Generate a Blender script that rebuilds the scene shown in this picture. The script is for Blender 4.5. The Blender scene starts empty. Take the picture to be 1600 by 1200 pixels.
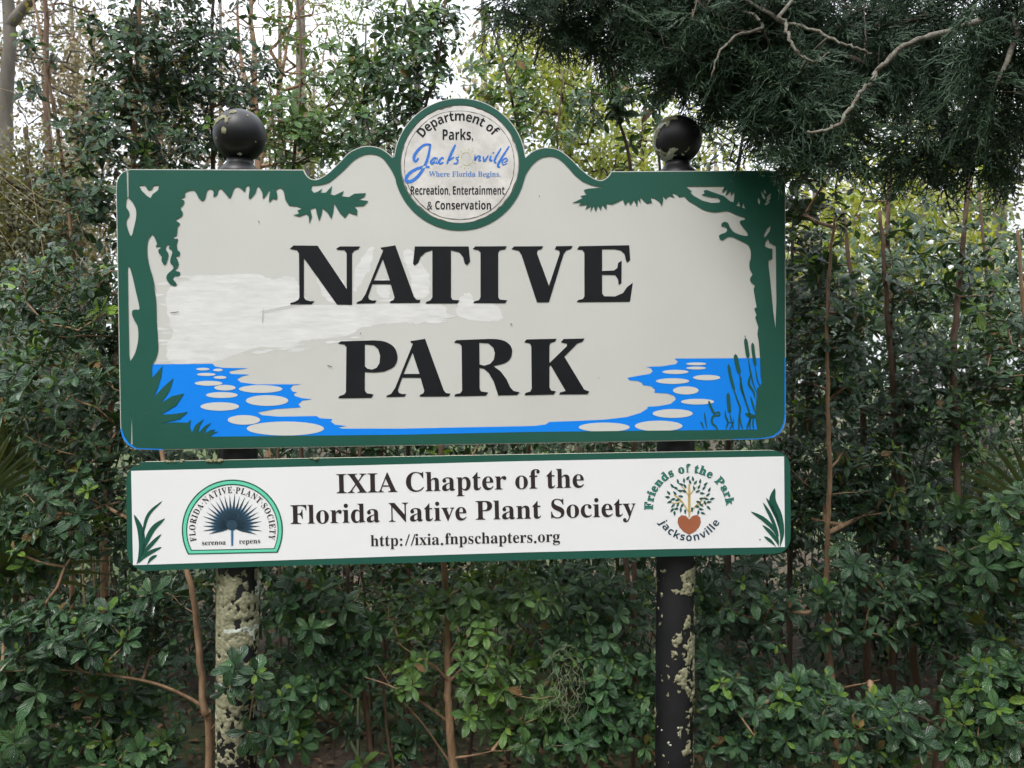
import bpy, math, random
import numpy as np
from mathutils import Vector, Matrix
random.seed(7)
RNG = np.random.default_rng(11)
SC = bpy.context.scene
COL = SC.collection

# ------------------------------------------------------------------ camera, sky, sun, exposure
F_PX = 1300.0                       # focal length in pixels of a 1600 x 1200 picture
CAM_Z = 1.5
cam = bpy.data.cameras.new('camera')
cam.sensor_width = 36.0
cam.lens = 36.0 * F_PX / 1600.0
cam.clip_start = 0.05
cam.clip_end = 2000.0
cam.dof.use_dof = True               # a phone's wide-open lens
cam.dof.focus_distance = 2.32
cam.dof.aperture_fstop = 8.0
cam_obj = bpy.data.objects.new('camera', cam)
COL.objects.link(cam_obj)
cam_obj.location = (0.0, 0.0, CAM_Z)
cam_obj.rotation_euler = (math.radians(90), 0, 0)
SC.camera = cam_obj

SUN_EL = math.radians(60)
SUN_AZ = math.radians(-152)         # clockwise from +Y: over the viewer's left shoulder, veiled by thin cloud
world = bpy.data.worlds.new('World')
SC.world = world
world.use_nodes = True
wn = world.node_tree.nodes
bg = wn['Background']
sky = wn.new('ShaderNodeTexSky')
sky.sky_type = 'NISHITA'
sky.sun_disc = False
sky.sun_elevation = SUN_EL
sky.sun_rotation = SUN_AZ
sky.altitude = 0
sky.air_density = 1.0
sky.dust_density = 7.0
sky.ozone_density = 0.6
# a bright veil of thin cloud with softer blue between
wl = world.node_tree.links
wtc = wn.new('ShaderNodeTexCoord'); wno = wn.new('ShaderNodeTexNoise'); wno.inputs['Scale'].default_value = 2.2; wno.inputs['Detail'].default_value = 5.0
wl.new(wtc.outputs['Generated'], wno.inputs['Vector'])
wra = wn.new('ShaderNodeMapRange'); wra.inputs['From Min'].default_value = 0.3; wra.inputs['From Max'].default_value = 0.6; wra.inputs['To Min'].default_value = 0.55; wra.inputs['To Max'].default_value = 0.95
wl.new(wno.outputs['Fac'], wra.inputs['Value'])
wmx = wn.new('ShaderNodeMix'); wmx.data_type = 'RGBA'
wl.new(wra.outputs[0], wmx.inputs['Factor']); wl.new(sky.outputs['Color'], wmx.inputs['A']); wse = wn.new('ShaderNodeSeparateXYZ'); wl.new(wtc.outputs['Generated'], wse.inputs[0])
wel = wn.new('ShaderNodeMath'); wel.operation = 'MULTIPLY_ADD'; wel.use_clamp = False; wel.inputs[1].default_value = 2.0; wel.inputs[2].default_value = 1.0
wcl = wn.new('ShaderNodeMath'); wcl.operation = 'MAXIMUM'; wcl.inputs[1].default_value = 0.0; wl.new(wse.outputs['Z'], wcl.inputs[0]); wl.new(wcl.outputs[0], wel.inputs[0])
wve = wn.new('ShaderNodeVectorMath'); wve.operation = 'SCALE'; wve.inputs[0].default_value = (3.15, 3.25, 3.42); wl.new(wel.outputs[0], wve.inputs['Scale'])   # overcast: zenith three times the horizon
wl.new(wve.outputs[0], wmx.inputs['B'])
wl.new(wmx.outputs['Result'], bg.inputs['Color'])
bg.inputs['Strength'].default_value = 0.15

sun = bpy.data.lights.new('sun', 'SUN')
sun.energy = 1.3
sun.angle = math.radians(20.0)
sun.color = (1.0, 0.965, 0.92)
sun_obj = bpy.data.objects.new('sun', sun)
COL.objects.link(sun_obj)
sd = Vector((math.sin(SUN_AZ) * math.cos(SUN_EL), math.cos(SUN_AZ) * math.cos(SUN_EL), math.sin(SUN_EL)))
sun_obj.rotation_euler = (-sd).to_track_quat('-Z', 'Y').to_euler()
sun_obj.location = (0, 0, 12)

SC.view_settings.view_transform = 'Standard'
SC.view_settings.look = 'None'
SC.view_settings.exposure = 1.2
SC.view_settings.gamma = 1.0
SC.cycles.max_bounces = 5
SC.cycles.diffuse_bounces = 2
SC.cycles.glossy_bounces = 2
SC.cycles.transmission_bounces = 4
SC.cycles.transparent_max_bounces = 4
SC.cycles.caustics_reflective = False
SC.cycles.caustics_refractive = False
SC.cycles.use_denoising = True

# ------------------------------------------------------------------ helpers
def at(px, py, Y):
    return np.array([(px - 800.0) / F_PX * Y, Y, CAM_Z - (py - 600.0) / F_PX * Y])

def tag(o, label=None, cat=None, group=None, kind=None):
    if label: o['label'] = label
    if cat: o['category'] = cat
    if group: o['group'] = group
    if kind: o['kind'] = kind
    return o

def empty(name, loc):
    o = bpy.data.objects.new(name, None)
    o.location = loc
    o.empty_display_size = 0.1
    COL.objects.link(o)
    return o

def mesh_np(name, V, T, uv=None, mi=None, mats=(), smooth=True):
    V = np.ascontiguousarray(V, dtype=np.float32); T = np.ascontiguousarray(T, dtype=np.int32)
    me = bpy.data.meshes.new(name)
    k = T.shape[1]
    me.vertices.add(len(V)); me.vertices.foreach_set('co', V.ravel())
    me.loops.add(T.size); me.loops.foreach_set('vertex_index', T.ravel())
    me.polygons.add(len(T)); me.polygons.foreach_set('loop_start', np.arange(0, T.size, k, dtype=np.int32))
    if uv is not None:
        me.uv_layers.new(name='UVMap').data.foreach_set('uv', np.ascontiguousarray(uv, dtype=np.float32).ravel())
    for m in mats: me.materials.append(m)
    if mi is not None: me.polygons.foreach_set('material_index', np.ascontiguousarray(mi, dtype=np.int32))
    me.polygons.foreach_set('use_smooth', np.full(len(T), smooth, dtype=bool))
    me.update(calc_edges=True)
    return me

def obj(name, me, parent=None, base=None):
    """link a mesh; its vertices are world coordinates, moved to the parent's frame by base"""
    if base is not None:
        me.transform(Matrix.Translation(-Vector(base)))
    o = bpy.data.objects.new(name, me)
    COL.objects.link(o)
    if parent is not None: o.parent = parent
    return o

def norm(a):
    return a / np.maximum(np.linalg.norm(a, axis=-1, keepdims=True), 1e-9)

def smooth_line(pts, n=6, closed=False):
    """Catmull-Rom through the points"""
    p = np.asarray(pts, dtype=float)
    if closed:
        q = np.vstack([p[-1], p, p[0], p[1]]); m = len(p)
    else:
        q = np.vstack([2 * p[0] - p[1], p, 2 * p[-1] - p[-2]]); m = len(p) - 1
    out = []
    for i in range(m):
        a, b, c, d = q[i], q[i + 1], q[i + 2], q[i + 3]
        for t in np.arange(n) / n:
            out.append(0.5 * ((2 * b) + (c - a) * t + (2 * a - 5 * b + 4 * c - d) * t * t + (3 * b - a - 3 * c + d) * t ** 3))
    if not closed: out.append(p[-1])
    return np.array(out)

class Tubes:
    """collects tubes along polylines into one mesh"""
    def __init__(self): self.V = []; self.T = []; self.uv = []; self.n = 0
    def add(self, pts, rad, sides=6, cap=True):
        pts = np.asarray(pts, float); m = len(pts)
        rad = np.broadcast_to(np.asarray(rad, float), (m,))
        d = np.gradient(pts, axis=0); d = norm(d)
        ref = np.array([0, 0, 1.0]) if abs(d[0, 2]) < 0.8 else np.array([1.0, 0, 0])
        u = np.cross(d[0], ref); u /= np.linalg.norm(u)
        U = np.empty_like(pts)
        for i in range(m):
            u = u - d[i] * np.dot(u, d[i]); u /= max(np.linalg.norm(u), 1e-9); U[i] = u
        W = np.cross(d, U)
        a = np.arange(sides) * 2 * math.pi / sides
        ring = pts[:, None, :] + rad[:, None, None] * (np.cos(a)[None, :, None] * U[:, None, :] + np.sin(a)[None, :, None] * W[:, None, :])
        V = ring.reshape(-1, 3)
        i = np.arange(m - 1)[:, None]; j = np.arange(sides)[None, :]; j2 = (j + 1) % sides
        A = i * sides + j; B = i * sides + j2; C = (i + 1) * sides + j2; D = (i + 1) * sides + j
        T = np.concatenate([np.stack([A, B, C], -1).reshape(-1, 3), np.stack([A, C, D], -1).reshape(-1, 3)])
        if cap:
            V = np.vstack([V, pts[-1] + d[-1] * rad[-1] * 0.6]); e = len(V) - 1; s = (m - 1) * sides
            T = np.vstack([T, np.stack([s + np.arange(sides), s + (np.arange(sides) + 1) % sides, np.full(sides, e)], -1)])
        self.V.append(V); self.T.append(T + self.n); self.n += len(V)
    def mesh(self, name, mats): return mesh_np(name, np.vstack(self.V), np.vstack(self.T), mats=mats)

# ------------------------------------------------------------------ materials
def new_mat(name):
    m = bpy.data.materials.new(name); m.use_nodes = True
    nt = m.node_tree
    return m, nt, nt.nodes['Principled BSDF'], nt.nodes['Material Output']

def nd(nt, typ, **kw):
    n = nt.nodes.new(typ)
    for k, v in kw.items():
        if k == 'inp':
            for kk, vv in v.items(): n.inputs[kk].default_value = vv
        else: setattr(n, k, v)
    return n

def ramp(nt, stops, interp='LINEAR'):
    r = nt.nodes.new('ShaderNodeValToRGB'); r.color_ramp.interpolation = interp
    e = r.color_ramp.elements
    while len(e) < len(stops): e.new(0.5)
    for x, (p, c) in zip(e, stops): x.position = p; x.color = (*c, 1)
    return r

def math_n(nt, op, a, b=None, clamp=False):
    n = nt.nodes.new('ShaderNodeMath'); n.operation = op; n.use_clamp = clamp
    for i, v in enumerate((a, b)):
        if v is None: continue
        if isinstance(v, (int, float)): n.inputs[i].default_value = v
        else: nt.links.new(v, n.inputs[i])
    return n.outputs[0]

def leaf_mat(name, cols, young=False, trans=0.25, rough=0.24, spec=0.8, veins=True, tcol=None):
    m, nt, p, out = new_mat(name)
    L = nt.links
    geo = nd(nt, 'ShaderNodeNewGeometry'); oi = nd(nt, 'ShaderNodeObjectInfo')
    r = math_n(nt, 'FRACT', math_n(nt, 'ADD', geo.outputs['Random Per Island'], math_n(nt, 'MULTIPLY', oi.outputs['Random'], 7.31)))
    n = len(cols)
    rp = ramp(nt, [(i / (n - 1), c) for i, c in enumerate(cols)])
    L.new(r, rp.inputs[0])
    col = rp.outputs['Color']
    if veins:
        uv = nd(nt, 'ShaderNodeTexCoord'); sep = nd(nt, 'ShaderNodeSeparateXYZ'); L.new(uv.outputs['UV'], sep.inputs[0])
        du = math_n(nt, 'ABSOLUTE', math_n(nt, 'SUBTRACT', sep.outputs['X'], 0.5))
        mid = math_n(nt, 'SUBTRACT', 1.0, math_n(nt, 'DIVIDE', du, 0.07), True)
        lat = math_n(nt, 'SINE', math_n(nt, 'MULTIPLY', math_n(nt, 'SUBTRACT', sep.outputs['Y'], math_n(nt, 'MULTIPLY', du, 0.8)), 44.0))
        latv = math_n(nt, 'MULTIPLY', math_n(nt, 'POWER', math_n(nt, 'ADD', math_n(nt, 'MULTIPLY', lat, 0.5), 0.5), 6.0), 0.35)
        fac = math_n(nt, 'MAXIMUM', math_n(nt, 'MULTIPLY', mid, 0.8), latv)
        mix = nd(nt, 'ShaderNodeMix', data_type='RGBA')
        L.new(math_n(nt, 'MULTIPLY', fac, 0.55), mix.inputs['Factor']); L.new(col, mix.inputs['A'])
        c = cols[-1]
        mix.inputs['B'].default_value = (c[0] * 1.5 + .03, c[1] * 1.5 + .04, c[2] * 1.3 + .02, 1)
        col = mix.outputs['Result']
        bmp = nd(nt, 'ShaderNodeBump', inp={'Strength': 0.8, 'Distance': 0.0014})
        L.new(math_n(nt, 'SUBTRACT', lat, math_n(nt, 'MULTIPLY', mid, 3.0)), bmp.inputs['Height'])
        L.new(bmp.outputs['Normal'], p.inputs['Normal'])
    L.new(col, p.inputs['Base Color'])
    rr = nd(nt, 'ShaderNodeMapRange', inp={'To Min': rough - 0.06, 'To Max': rough + 0.14}); L.new(math_n(nt, 'FRACT', math_n(nt, 'MULTIPLY', r, 13.7)), rr.inputs['Value'])
    L.new(rr.outputs[0], p.inputs['Roughness'])
    p.inputs['Specular IOR Level'].default_value = spec
    tr = nd(nt, 'ShaderNodeBsdfTranslucent')
    hs = nd(nt, 'ShaderNodeMix', data_type='RGBA', blend_type='MULTIPLY', inp={'Factor': 1.0}); L.new(col, hs.inputs['A'])
    hs.inputs['B'].default_value = (*(tcol or (2.6, 2.2, 0.8)), 1)
    L.new(hs.outputs['Result'], tr.inputs['Color'])
    ms = nd(nt, 'ShaderNodeMixShader', inp={0: trans}); L.new(p.outputs[0], ms.inputs[1]); L.new(tr.outputs[0], ms.inputs[2])
    L.new(ms.outputs[0], out.inputs['Surface'])
    return m

def bark_mat(name, c1, c2, c3=None, scale=40.0, lichen=0.0):
    m, nt, p, out = new_mat(name); L = nt.links
    tc = nd(nt, 'ShaderNodeTexCoord')
    mp = nd(nt, 'ShaderNodeMapping', inp={'Scale': (1, 1, 0.3)}); L.new(tc.outputs['Object'], mp.inputs['Vector'])
    ns = nd(nt, 'ShaderNodeTexNoise', inp={'Scale': scale, 'Detail': 5.0, 'Roughness': 0.65}); L.new(mp.outputs[0], ns.inputs['Vector'])
    rp = ramp(nt, [(0.3, c1), (0.55, c2), (0.75, c3 or c2)]); L.new(ns.outputs['Fac'], rp.inputs[0])
    col = rp.outputs['Color']
    if lichen:
        n2 = nd(nt, 'ShaderNodeTexNoise', inp={'Scale': 170.0, 'Detail': 5.0}); L.new(tc.outputs['Object'], n2.inputs['Vector'])
        r2 = ramp(nt, [(1 - lichen - 0.04, (0, 0, 0)), (1 - lichen + 0.04, (1, 1, 1))]); L.new(n2.outputs['Fac'], r2.inputs[0])
        mx = nd(nt, 'ShaderNodeMix', data_type='RGBA'); L.new(r2.outputs['Color'], mx.inputs['Factor']); L.new(col, mx.inputs['A']); mx.inputs['B'].default_value = (0.17, 0.175, 0.14, 1)
        col = mx.outputs['Result']
    L.new(col, p.inputs['Base Color'])
    p.inputs['Roughness'].default_value = 0.85
    b = nd(nt, 'ShaderNodeBump', inp={'Strength': 0.5, 'Distance': 0.004}); L.new(ns.outputs['Fac'], b.inputs['Height']); L.new(b.outputs[0], p.inputs['Normal'])
    return m

def flat_mat(name, c, rough=0.4, spec=0.4, var=0.08, scale=6.0, stretch=(1, 1, 1), bump=0.0):
    """a printed or painted sheet: even colour, weathered a little, with fine relief"""
    m, nt, p, out = new_mat(name); L = nt.links
    tc = nd(nt, 'ShaderNodeTexCoord'); mp = nd(nt, 'ShaderNodeMapping', inp={'Scale': stretch}); L.new(tc.outputs['Object'], mp.inputs['Vector'])
    ns = nd(nt, 'ShaderNodeTexNoise', inp={'Scale': scale, 'Detail': 6.0, 'Roughness': 0.6}); L.new(mp.outputs[0], ns.inputs['Vector'])
    rp = ramp(nt, [(0.25, tuple(x * (1 - var) for x in c)), (0.7, tuple(min(1, x * (1 + var * 0.5)) for x in c))]); L.new(ns.outputs['Fac'], rp.inputs[0])
    L.new(rp.outputs['Color'], p.inputs['Base Color'])
    mr = nd(nt, 'ShaderNodeMapRange', inp={'To Min': rough - 0.08, 'To Max': rough + 0.1}); L.new(ns.outputs['Fac'], mr.inputs['Value']); L.new(mr.outputs[0], p.inputs['Roughness'])
    p.inputs['Specular IOR Level'].default_value = spec
    if bump:
        b = nd(nt, 'ShaderNodeBump', inp={'Strength': bump, 'Distance': 0.002}); L.new(ns.outputs['Fac'], b.inputs['Height']); L.new(b.outputs[0], p.inputs['Normal'])
    return m

M = {}
M['board'] = flat_mat('board_white', (0.545, 0.548, 0.527), 0.38, 0.4, 0.05, 3.0)
M['board2'] = flat_mat('board_bright_white', (0.76, 0.765, 0.79), 0.38, 0.4, 0.03, 3.0)
M['edge'] = flat_mat('board_edge_cream', (0.55, 0.53, 0.44), 0.6, 0.3, 0.25, 20.0)
M['green'] = flat_mat('vinyl_green', (0.015, 0.086, 0.062), 0.36, 0.36, 0.10, 4.0)
M['blue'] = flat_mat('vinyl_blue', (0.006, 0.215, 0.80), 0.42, 0.22, 0.04, 4.0)
M['black'] = flat_mat('vinyl_black', (0.008, 0.009, 0.012), 0.42, 0.25, 0.2, 5.0)
M['white'] = flat_mat('vinyl_white', (0.59, 0.59, 0.565), 0.38, 0.4, 0.03, 4.0)
M['paint'] = flat_mat('brushed_white_paint', (0.655, 0.655, 0.655), 0.55, 0.3, 0.15, 16.0, (1, 1, 6), 0.12)
M['ink'] = flat_mat('ink_brown_black', (0.030, 0.021, 0.022), 0.45, 0.3, 0.2, 30.0)
M['ink_blue'] = flat_mat('ink_blue', (0.04, 0.18, 0.62), 0.45, 0.3, 0.1, 20.0)
M['ink_soft_blue'] = flat_mat('ink_soft_blue', (0.10, 0.22, 0.52), 0.45, 0.3, 0.1, 20.0)
M['ink_navy'] = flat_mat('ink_navy', (0.025, 0.055, 0.085), 0.45, 0.3, 0.15, 20.0)
M['ink_sky'] = flat_mat('ink_sky_blue', (0.10, 0.30, 0.55), 0.45, 0.3, 0.15, 20.0)
M['ink_green'] = flat_mat('ink_green', (0.016, 0.09, 0.075), 0.45, 0.3, 0.15, 20.0)
M['ink_mint'] = flat_mat('ink_mint', (0.14, 0.62, 0.42), 0.45, 0.3, 0.08, 20.0)
M['ink_teal'] = flat_mat('ink_teal', (0.03, 0.20, 0.15), 0.45, 0.3, 0.08, 20.0)
M['ink_gold'] = flat_mat('ink_gold', (0.50, 0.36, 0.11), 0.45, 0.3, 0.1, 20.0)
M['ink_yellow'] = flat_mat('ink_faded_yellow', (0.60, 0.60, 0.42), 0.5, 0.3, 0.1, 20.0)
M['ink_heart'] = flat_mat('ink_terracotta', (0.33, 0.11, 0.055), 0.45, 0.3, 0.1, 20.0)
M['sticker'] = flat_mat('sticker_dirty_white', (0.62, 0.60, 0.585), 0.45, 0.35, 0.24, 22.0)
M['grime'] = flat_mat('grime', (0.16, 0.14, 0.115), 0.8, 0.2, 0.7, 60.0)
M['scratch'] = flat_mat('scratch_grey', (0.36, 0.36, 0.36), 0.6, 0.2, 0.3, 60.0)
M['post'] = flat_mat('post_black_paint', (0.009, 0.009, 0.011), 0.42, 0.35, 0.5, 12.0, (1, 1, 1), 0.1)

M['lichen'] = flat_mat('lichen_sage', (0.235, 0.23, 0.15), 0.95, 0.1, 0.55, 90.0, (1, 1, 1), 0.6)
M['lichen_pale'] = flat_mat('lichen_pale', (0.47, 0.51, 0.44), 0.95, 0.1, 0.3, 90.0, (1, 1, 1), 0.6)

# ------------------------------------------------------------------ the sign
PLANE_K = math.tan(math.radians(2.4))           # the board turns away a little towards +X
PLANE_C = 2.30 - PLANE_K * at(705, 500, 2.30)[0]
PLANE_N = np.array([PLANE_K, -1.0, 0.0]) / math.hypot(PLANE_K, 1.0)   # towards the viewer
def on_plane(P2, off=0.0):
    P2 = np.asarray(P2, float)
    dx = (P2[:, 0] - 800.0) / F_PX; dz = -(P2[:, 1] - 600.0) / F_PX
    t = PLANE_C / (1.0 - PLANE_K * dx)
    return np.stack([dx * t, t, CAM_Z + dz * t], -1) + PLANE_N * off

sign_base = on_plane([[712, 900]])[0]; sign_base = Vector((sign_base[0], sign_base[1] + 0.07, 0.0))
sign = empty('park_sign', sign_base)
tag(sign, 'white and green park sign of two boards with black lettering on black ball-topped posts', 'sign')

def zmap(ox, oy, s):
    return lambda pts: np.array([[ox + x / s, oy + y / s] for x, y in pts])
Z1 = zmap(160, 140, 3.478); Z2 = zmap(600, 140, 5.217); Z3 = zmap(820, 140, 3.636); Z4 = zmap(170, 420, 3.478)
Z5 = zmap(820, 470, 3.636); Z6 = zmap(190, 690, 3.019); Z7 = zmap(720, 690, 3.019); Z8 = zmap(430, 360, 2.712)
Z9 = zmap(190, 700, 6.0); Z11 = zmap(1050, 680, 6.0)

def fill2d(loops):
    """flat mesh data (2D verts, faces) of closed loops with holes"""
    c = bpy.data.curves.new('fill', 'CURVE'); c.dimensions = '2D'; c.fill_mode = 'FRONT'
    for lp in loops:
        s = c.splines.new('POLY'); s.points.add(len(lp) - 1)
        s.points.foreach_set('co', np.c_[lp[:, 0], -lp[:, 1], np.zeros(len(lp)), np.ones(len(lp))].astype(np.float32).ravel())
        s.use_cyclic_u = True
    o = bpy.data.objects.new('fill', c); me = bpy.data.meshes.new_from_object(o)
    bpy.data.objects.remove(o); bpy.data.curves.remove(c)
    return me

def layer(name, loops, off, mat, parent, thick=0.0):
    """a thin sheet lying on the board; loops in picture coordinates of the board's face"""
    me = fill2d([np.asarray(l, float) for l in loops])
    me.name = name
    return sheet(name, me, off, mat, parent)

def sheet(name, me, off, mat, parent):
    n = len(me.vertices); co = np.empty(n * 3, np.float32); me.vertices.foreach_get('co', co); co = co.reshape(-1, 3)
    P = on_plane(np.c_[co[:, 0], -co[:, 1]], off)
    me.vertices.foreach_set('co', P.astype(np.float32).ravel()); me.update()
    me.materials.clear(); me.materials.append(mat)
    me.transform(Matrix.Translation(-sign_base))
    o = bpy.data.objects.new(name, me); COL.objects.link(o); o.parent = parent
    return o

def ell(cx, cy, rx, ry, n=36, ph=0.0):
    a = np.arange(n) * 2 * math.pi / n + ph
    return np.c_[cx + rx * np.cos(a), cy + ry * np.sin(a)]

def stroke(pts, w0, prof='leaf', n=6):
    """closed outline of a stroke along a smooth line, w0 the largest full width"""
    p = smooth_line(pts, n); t = np.linspace(0, 1, len(p))
    d = np.gradient(p, axis=0); d /= np.maximum(np.linalg.norm(d, axis=1, keepdims=True), 1e-9)
    nrm = np.c_[-d[:, 1], d[:, 0]]
    if prof == 'leaf': w = np.sin(np.pi * np.clip(t, 0, 1) ** 0.75) * 0.95 + 0.05
    elif prof == 'blade': w = np.minimum(1, t * 1.35) ** 0.85 * np.where(t > 0.8, 1 - (t - 0.8) * 2.2, 1) + 0.03
    elif prof == 'brush': w = 0.62 + 0.38 * np.sin(np.pi * t)
    elif prof == 'round': w = np.sqrt(np.clip(1 - (2 * t - 1) ** 6, 0.02, 1))
    else: w = np.ones(len(p))
    h = (w * w0 * 0.5)[:, None]
    return np.vstack([p + nrm * h, (p - nrm * h)[::-1]])

def board(name, outline, thick, mats, parent):
    """an extruded board: front and back faces in mats[0], rim in mats[1]"""
    import bmesh
    bm = bmesh.new()
    f = [bm.verts.new(v) for v in on_plane(outline, 0.0) - np.array(sign_base)]
    b = [bm.verts.new(v) for v in on_plane(outline, -thick) - np.array(sign_base)]
    n = len(f)
    bm.faces.new(f); bm.faces.new(b[::-1])
    for i in range(n):
        q = bm.faces.new((f[i], b[i], b[(i + 1) % n], f[(i + 1) % n])); q.material_index = 1
    bmesh.ops.recalc_face_normals(bm, faces=bm.faces)
    bmesh.ops.triangulate(bm, faces=[x for x in bm.faces if len(x.verts) > 4])
    me = bpy.data.meshes.new(name); bm.to_mesh(me); bm.free()
    for m in mats: me.materials.append(m)
    o = bpy.data.objects.new(name, me); COL.objects.link(o); o.parent = parent
    return o

# --- outline of the upper board
CX, CY = 718.4, 256.6
def crown(r, a0, a1, n=60):
    a = np.radians(np.linspace(a0, a1, n)); return np.c_[CX + r * np.cos(a), CY + r * np.sin(a)]
lh = smooth_line(Z1([(1095, 435), (1106, 458), (1125, 478), (1150, 488), (1180, 482), (1230, 450), (1290, 392), (1340, 342), (1400, 313), (1450, 306), (1505, 316), (1550, 342), (1576, 366)]), 5)
rh = smooth_line(Z3([(2, 384), (40, 352), (80, 335), (120, 328), (165, 333), (205, 348), (260, 390), (320, 450), (380, 497), (430, 515), (468, 497), (492, 464)]), 5)
tl = smooth_line(Z1([(74, 545), (77, 505), (92, 468), (118, 443), (155, 432)]), 5)
tr = smooth_line(Z3([(1385, 459), (1430, 468), (1462, 495), (1479, 535), (1481, 580)]), 5)
br = smooth_line(Z5([(1483, 640), (1478, 700), (1455, 748), (1410, 778), (1340, 788)]), 5)
bl = smooth_line(Z4([(205, 986), (150, 980), (105, 958), (75, 918), (63, 860)]), 5)
outline = np.vstack([tl, lh, crown(103.6, 187, 353), rh, tr, br, bl])
main = board('main_board', outline, 0.012, (M['board'], M['edge']), sign)

def inset(poly, d):
    c = np.roll(poly, -1, 0) - np.roll(poly, 1, 0); c /= np.maximum(np.linalg.norm(c, axis=1, keepdims=True), 1e-9)
    n = np.c_[-c[:, 1], c[:, 0]]
    area = 0.5 * np.sum(poly[:, 0] * np.roll(poly[:, 1], -1) - np.roll(poly[:, 0], -1) * poly[:, 1])
    return poly + n * d * (1 if area > 0 else -1)

# --- the white opening of the green sheet (tree silhouettes, leaves and grass make its edge)
trunk_l = np.vstack([smooth_line(Z1([(272, 785), (250, 820), (245, 885), (256, 955), (275, 1020), (292, 1100)]), 4),
                     smooth_line(Z4([(243, 80), (258, 170), (262, 290), (270, 425), (260, 480), (240, 518), (235, 550), (237, 592)]), 4)])
grass_l = Z4([(265, 560), (293, 527), (285, 590), (268, 645), (245, 697), (300, 640), (353, 593), (332, 662), (287, 728), (345, 692), (410, 677), (368, 742), (283, 792), (345, 790), (432, 777),
              (385, 817), (285, 840), (360, 834), (430, 836), (448, 818), (441, 855), (452, 891), (472, 848), (518, 815), (496, 850), (487, 894), (520, 855), (560, 835), (532, 866), (525, 893), (555, 874), (583, 873), (556, 888), (600, 884), (570, 896), (550, 912)])
bottom = np.vstack([Z4([(1600, 901)]), Z5([(0, 745), (1320, 731)])])
trunk_r = np.vstack([Z5([(1312, 690), (1308, 650), (1314, 560), (1318, 500), (1346, 466), (1338, 430), (1335, 325), (1328, 230), (1320, 190), (1326, 150), (1308, 95), (1316, 80), (1302, 45), (1316, 36)]),
                     smooth_line(Z3([(1308, 1190), (1299, 1135), (1307, 1115), (1282, 1092), (1280, 1070), (1292, 1050), (1277, 1020), (1275, 985), (1283, 955), (1281, 912), (1265, 880), (1230, 862), (1180, 838), (1150, 838), (1130, 852), (1114, 855), (1102, 836),
                          (1112, 822), (1140, 812), (1148, 795), (1136, 779), (1119, 779), (1116, 764), (1132, 752), (1154, 759), (1166, 785), (1195, 815), (1260, 833), (1262, 812), (1240, 785), (1222, 760), (1224, 746), (1248, 739), (1244, 727), (1200, 712), (1150, 690), (1080, 697), (1020, 685), (960, 650), (930, 632), (905, 606)]), 3)])
leaf_r = Z3([(875, 611), (864, 598), (842, 588), (836, 595), (852, 614), (820, 604), (800, 622), (779, 603), (786, 622), (778, 662), (762, 635), (737, 618), (714, 614), (722, 642), (692, 647), (655, 612), (657, 645), (642, 620), (638, 668), (621, 628), (597, 657), (590, 634), (569, 657), (556, 624), (525, 640),
             (497, 652), (465, 648), (463, 682), (441, 654), (430, 686), (416, 658), (402, 694), (390, 660), (372, 697), (377, 662), (342, 682), (356, 653), (303, 660), (326, 640), (266, 646), (330, 616), (314, 605), (350, 598), (333, 572), (356, 564), (452, 556)])
hump_r = smooth_line(Z3([(440, 553), (390, 546), (330, 522), (280, 482), (230, 425), (180, 387), (130, 380), (82, 395), (42, 428), (14, 468), (3, 492)]), 4)
under = crown(103.4, 14, 166, 50)
hump_l = smooth_line(Z1([(1598, 500), (1580, 455), (1552, 408), (1520, 370), (1480, 353), (1430, 353), (1372, 380), (1320, 430), (1270, 475), (1230, 505), (1180, 519), (1140, 521)]), 4)
leaf_l = Z1([(1135, 545), (1150, 561), (1170, 556), (1196, 538), (1186, 562), (1215, 560), (1249, 523), (1240, 570), (1262, 575), (1313, 551), (1300, 580), (1340, 585), (1370, 566), (1433, 563), (1424, 582), (1388, 598), (1447, 606), (1420, 631), (1368, 635), (1386, 655), (1384, 684), (1340, 668), (1318, 698), (1290, 670), (1260, 618), (1256, 660), (1245, 703),
             (1224, 668), (1197, 645), (1191, 680), (1178, 714), (1166, 675), (1159, 640), (1131, 650), (1139, 690), (1125, 730), (1122, 690), (1109, 675), (1070, 690), (1035, 682), (1070, 675), (1060, 658), (1088, 646), (1060, 635), (1015, 630), (995, 600), (990, 570)])
top_l = smooth_line(Z1([(985, 555), (980, 543), (965, 535), (946, 546), (951, 570), (949, 596), (926, 594), (906, 611), (911, 545), (895, 568), (873, 593), (870, 562), (846, 525), (830, 565), (797, 594), (801, 540), (794, 522), (780, 530), (775, 556), (750, 534), (725, 530), (712, 550), (700, 582), (688, 588), (670, 565), (645, 540), (632, 545),
                        (625, 570), (604, 583), (606, 556), (590, 540), (570, 550), (560, 590), (545, 604), (525, 590), (507, 556), (490, 547), (452, 558), (450, 582), (425, 595), (446, 604), (440, 626), (425, 646), (438, 670), (430, 690), (400, 709), (424, 730), (410, 746), (405, 790), (388, 800), (395, 811), (412, 812), (405, 840), (410, 872),
                        (423, 884), (418, 905), (401, 906), (415, 940), (411, 963), (396, 984), (416, 989), (425, 1001), (414, 1013), (391, 1015), (385, 1031), (405, 1055), (395, 1067), (370, 1058), (350, 1030), (354, 1004), (384, 976), (385, 958), (370, 940), (372, 914), (380, 890), (376, 870), (361, 862), (368, 848), (352, 845), (345, 868), (359, 890), (357, 916),
                        (344, 951), (330, 945), (322, 924), (325, 909), (308, 889), (306, 870), (320, 861), (310, 852), (290, 855), (297, 838), (285, 803)]), 3)
opening = np.vstack([trunk_l, grass_l, bottom, trunk_r, leaf_r, hump_r, under, hump_l, leaf_l, top_l])

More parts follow.
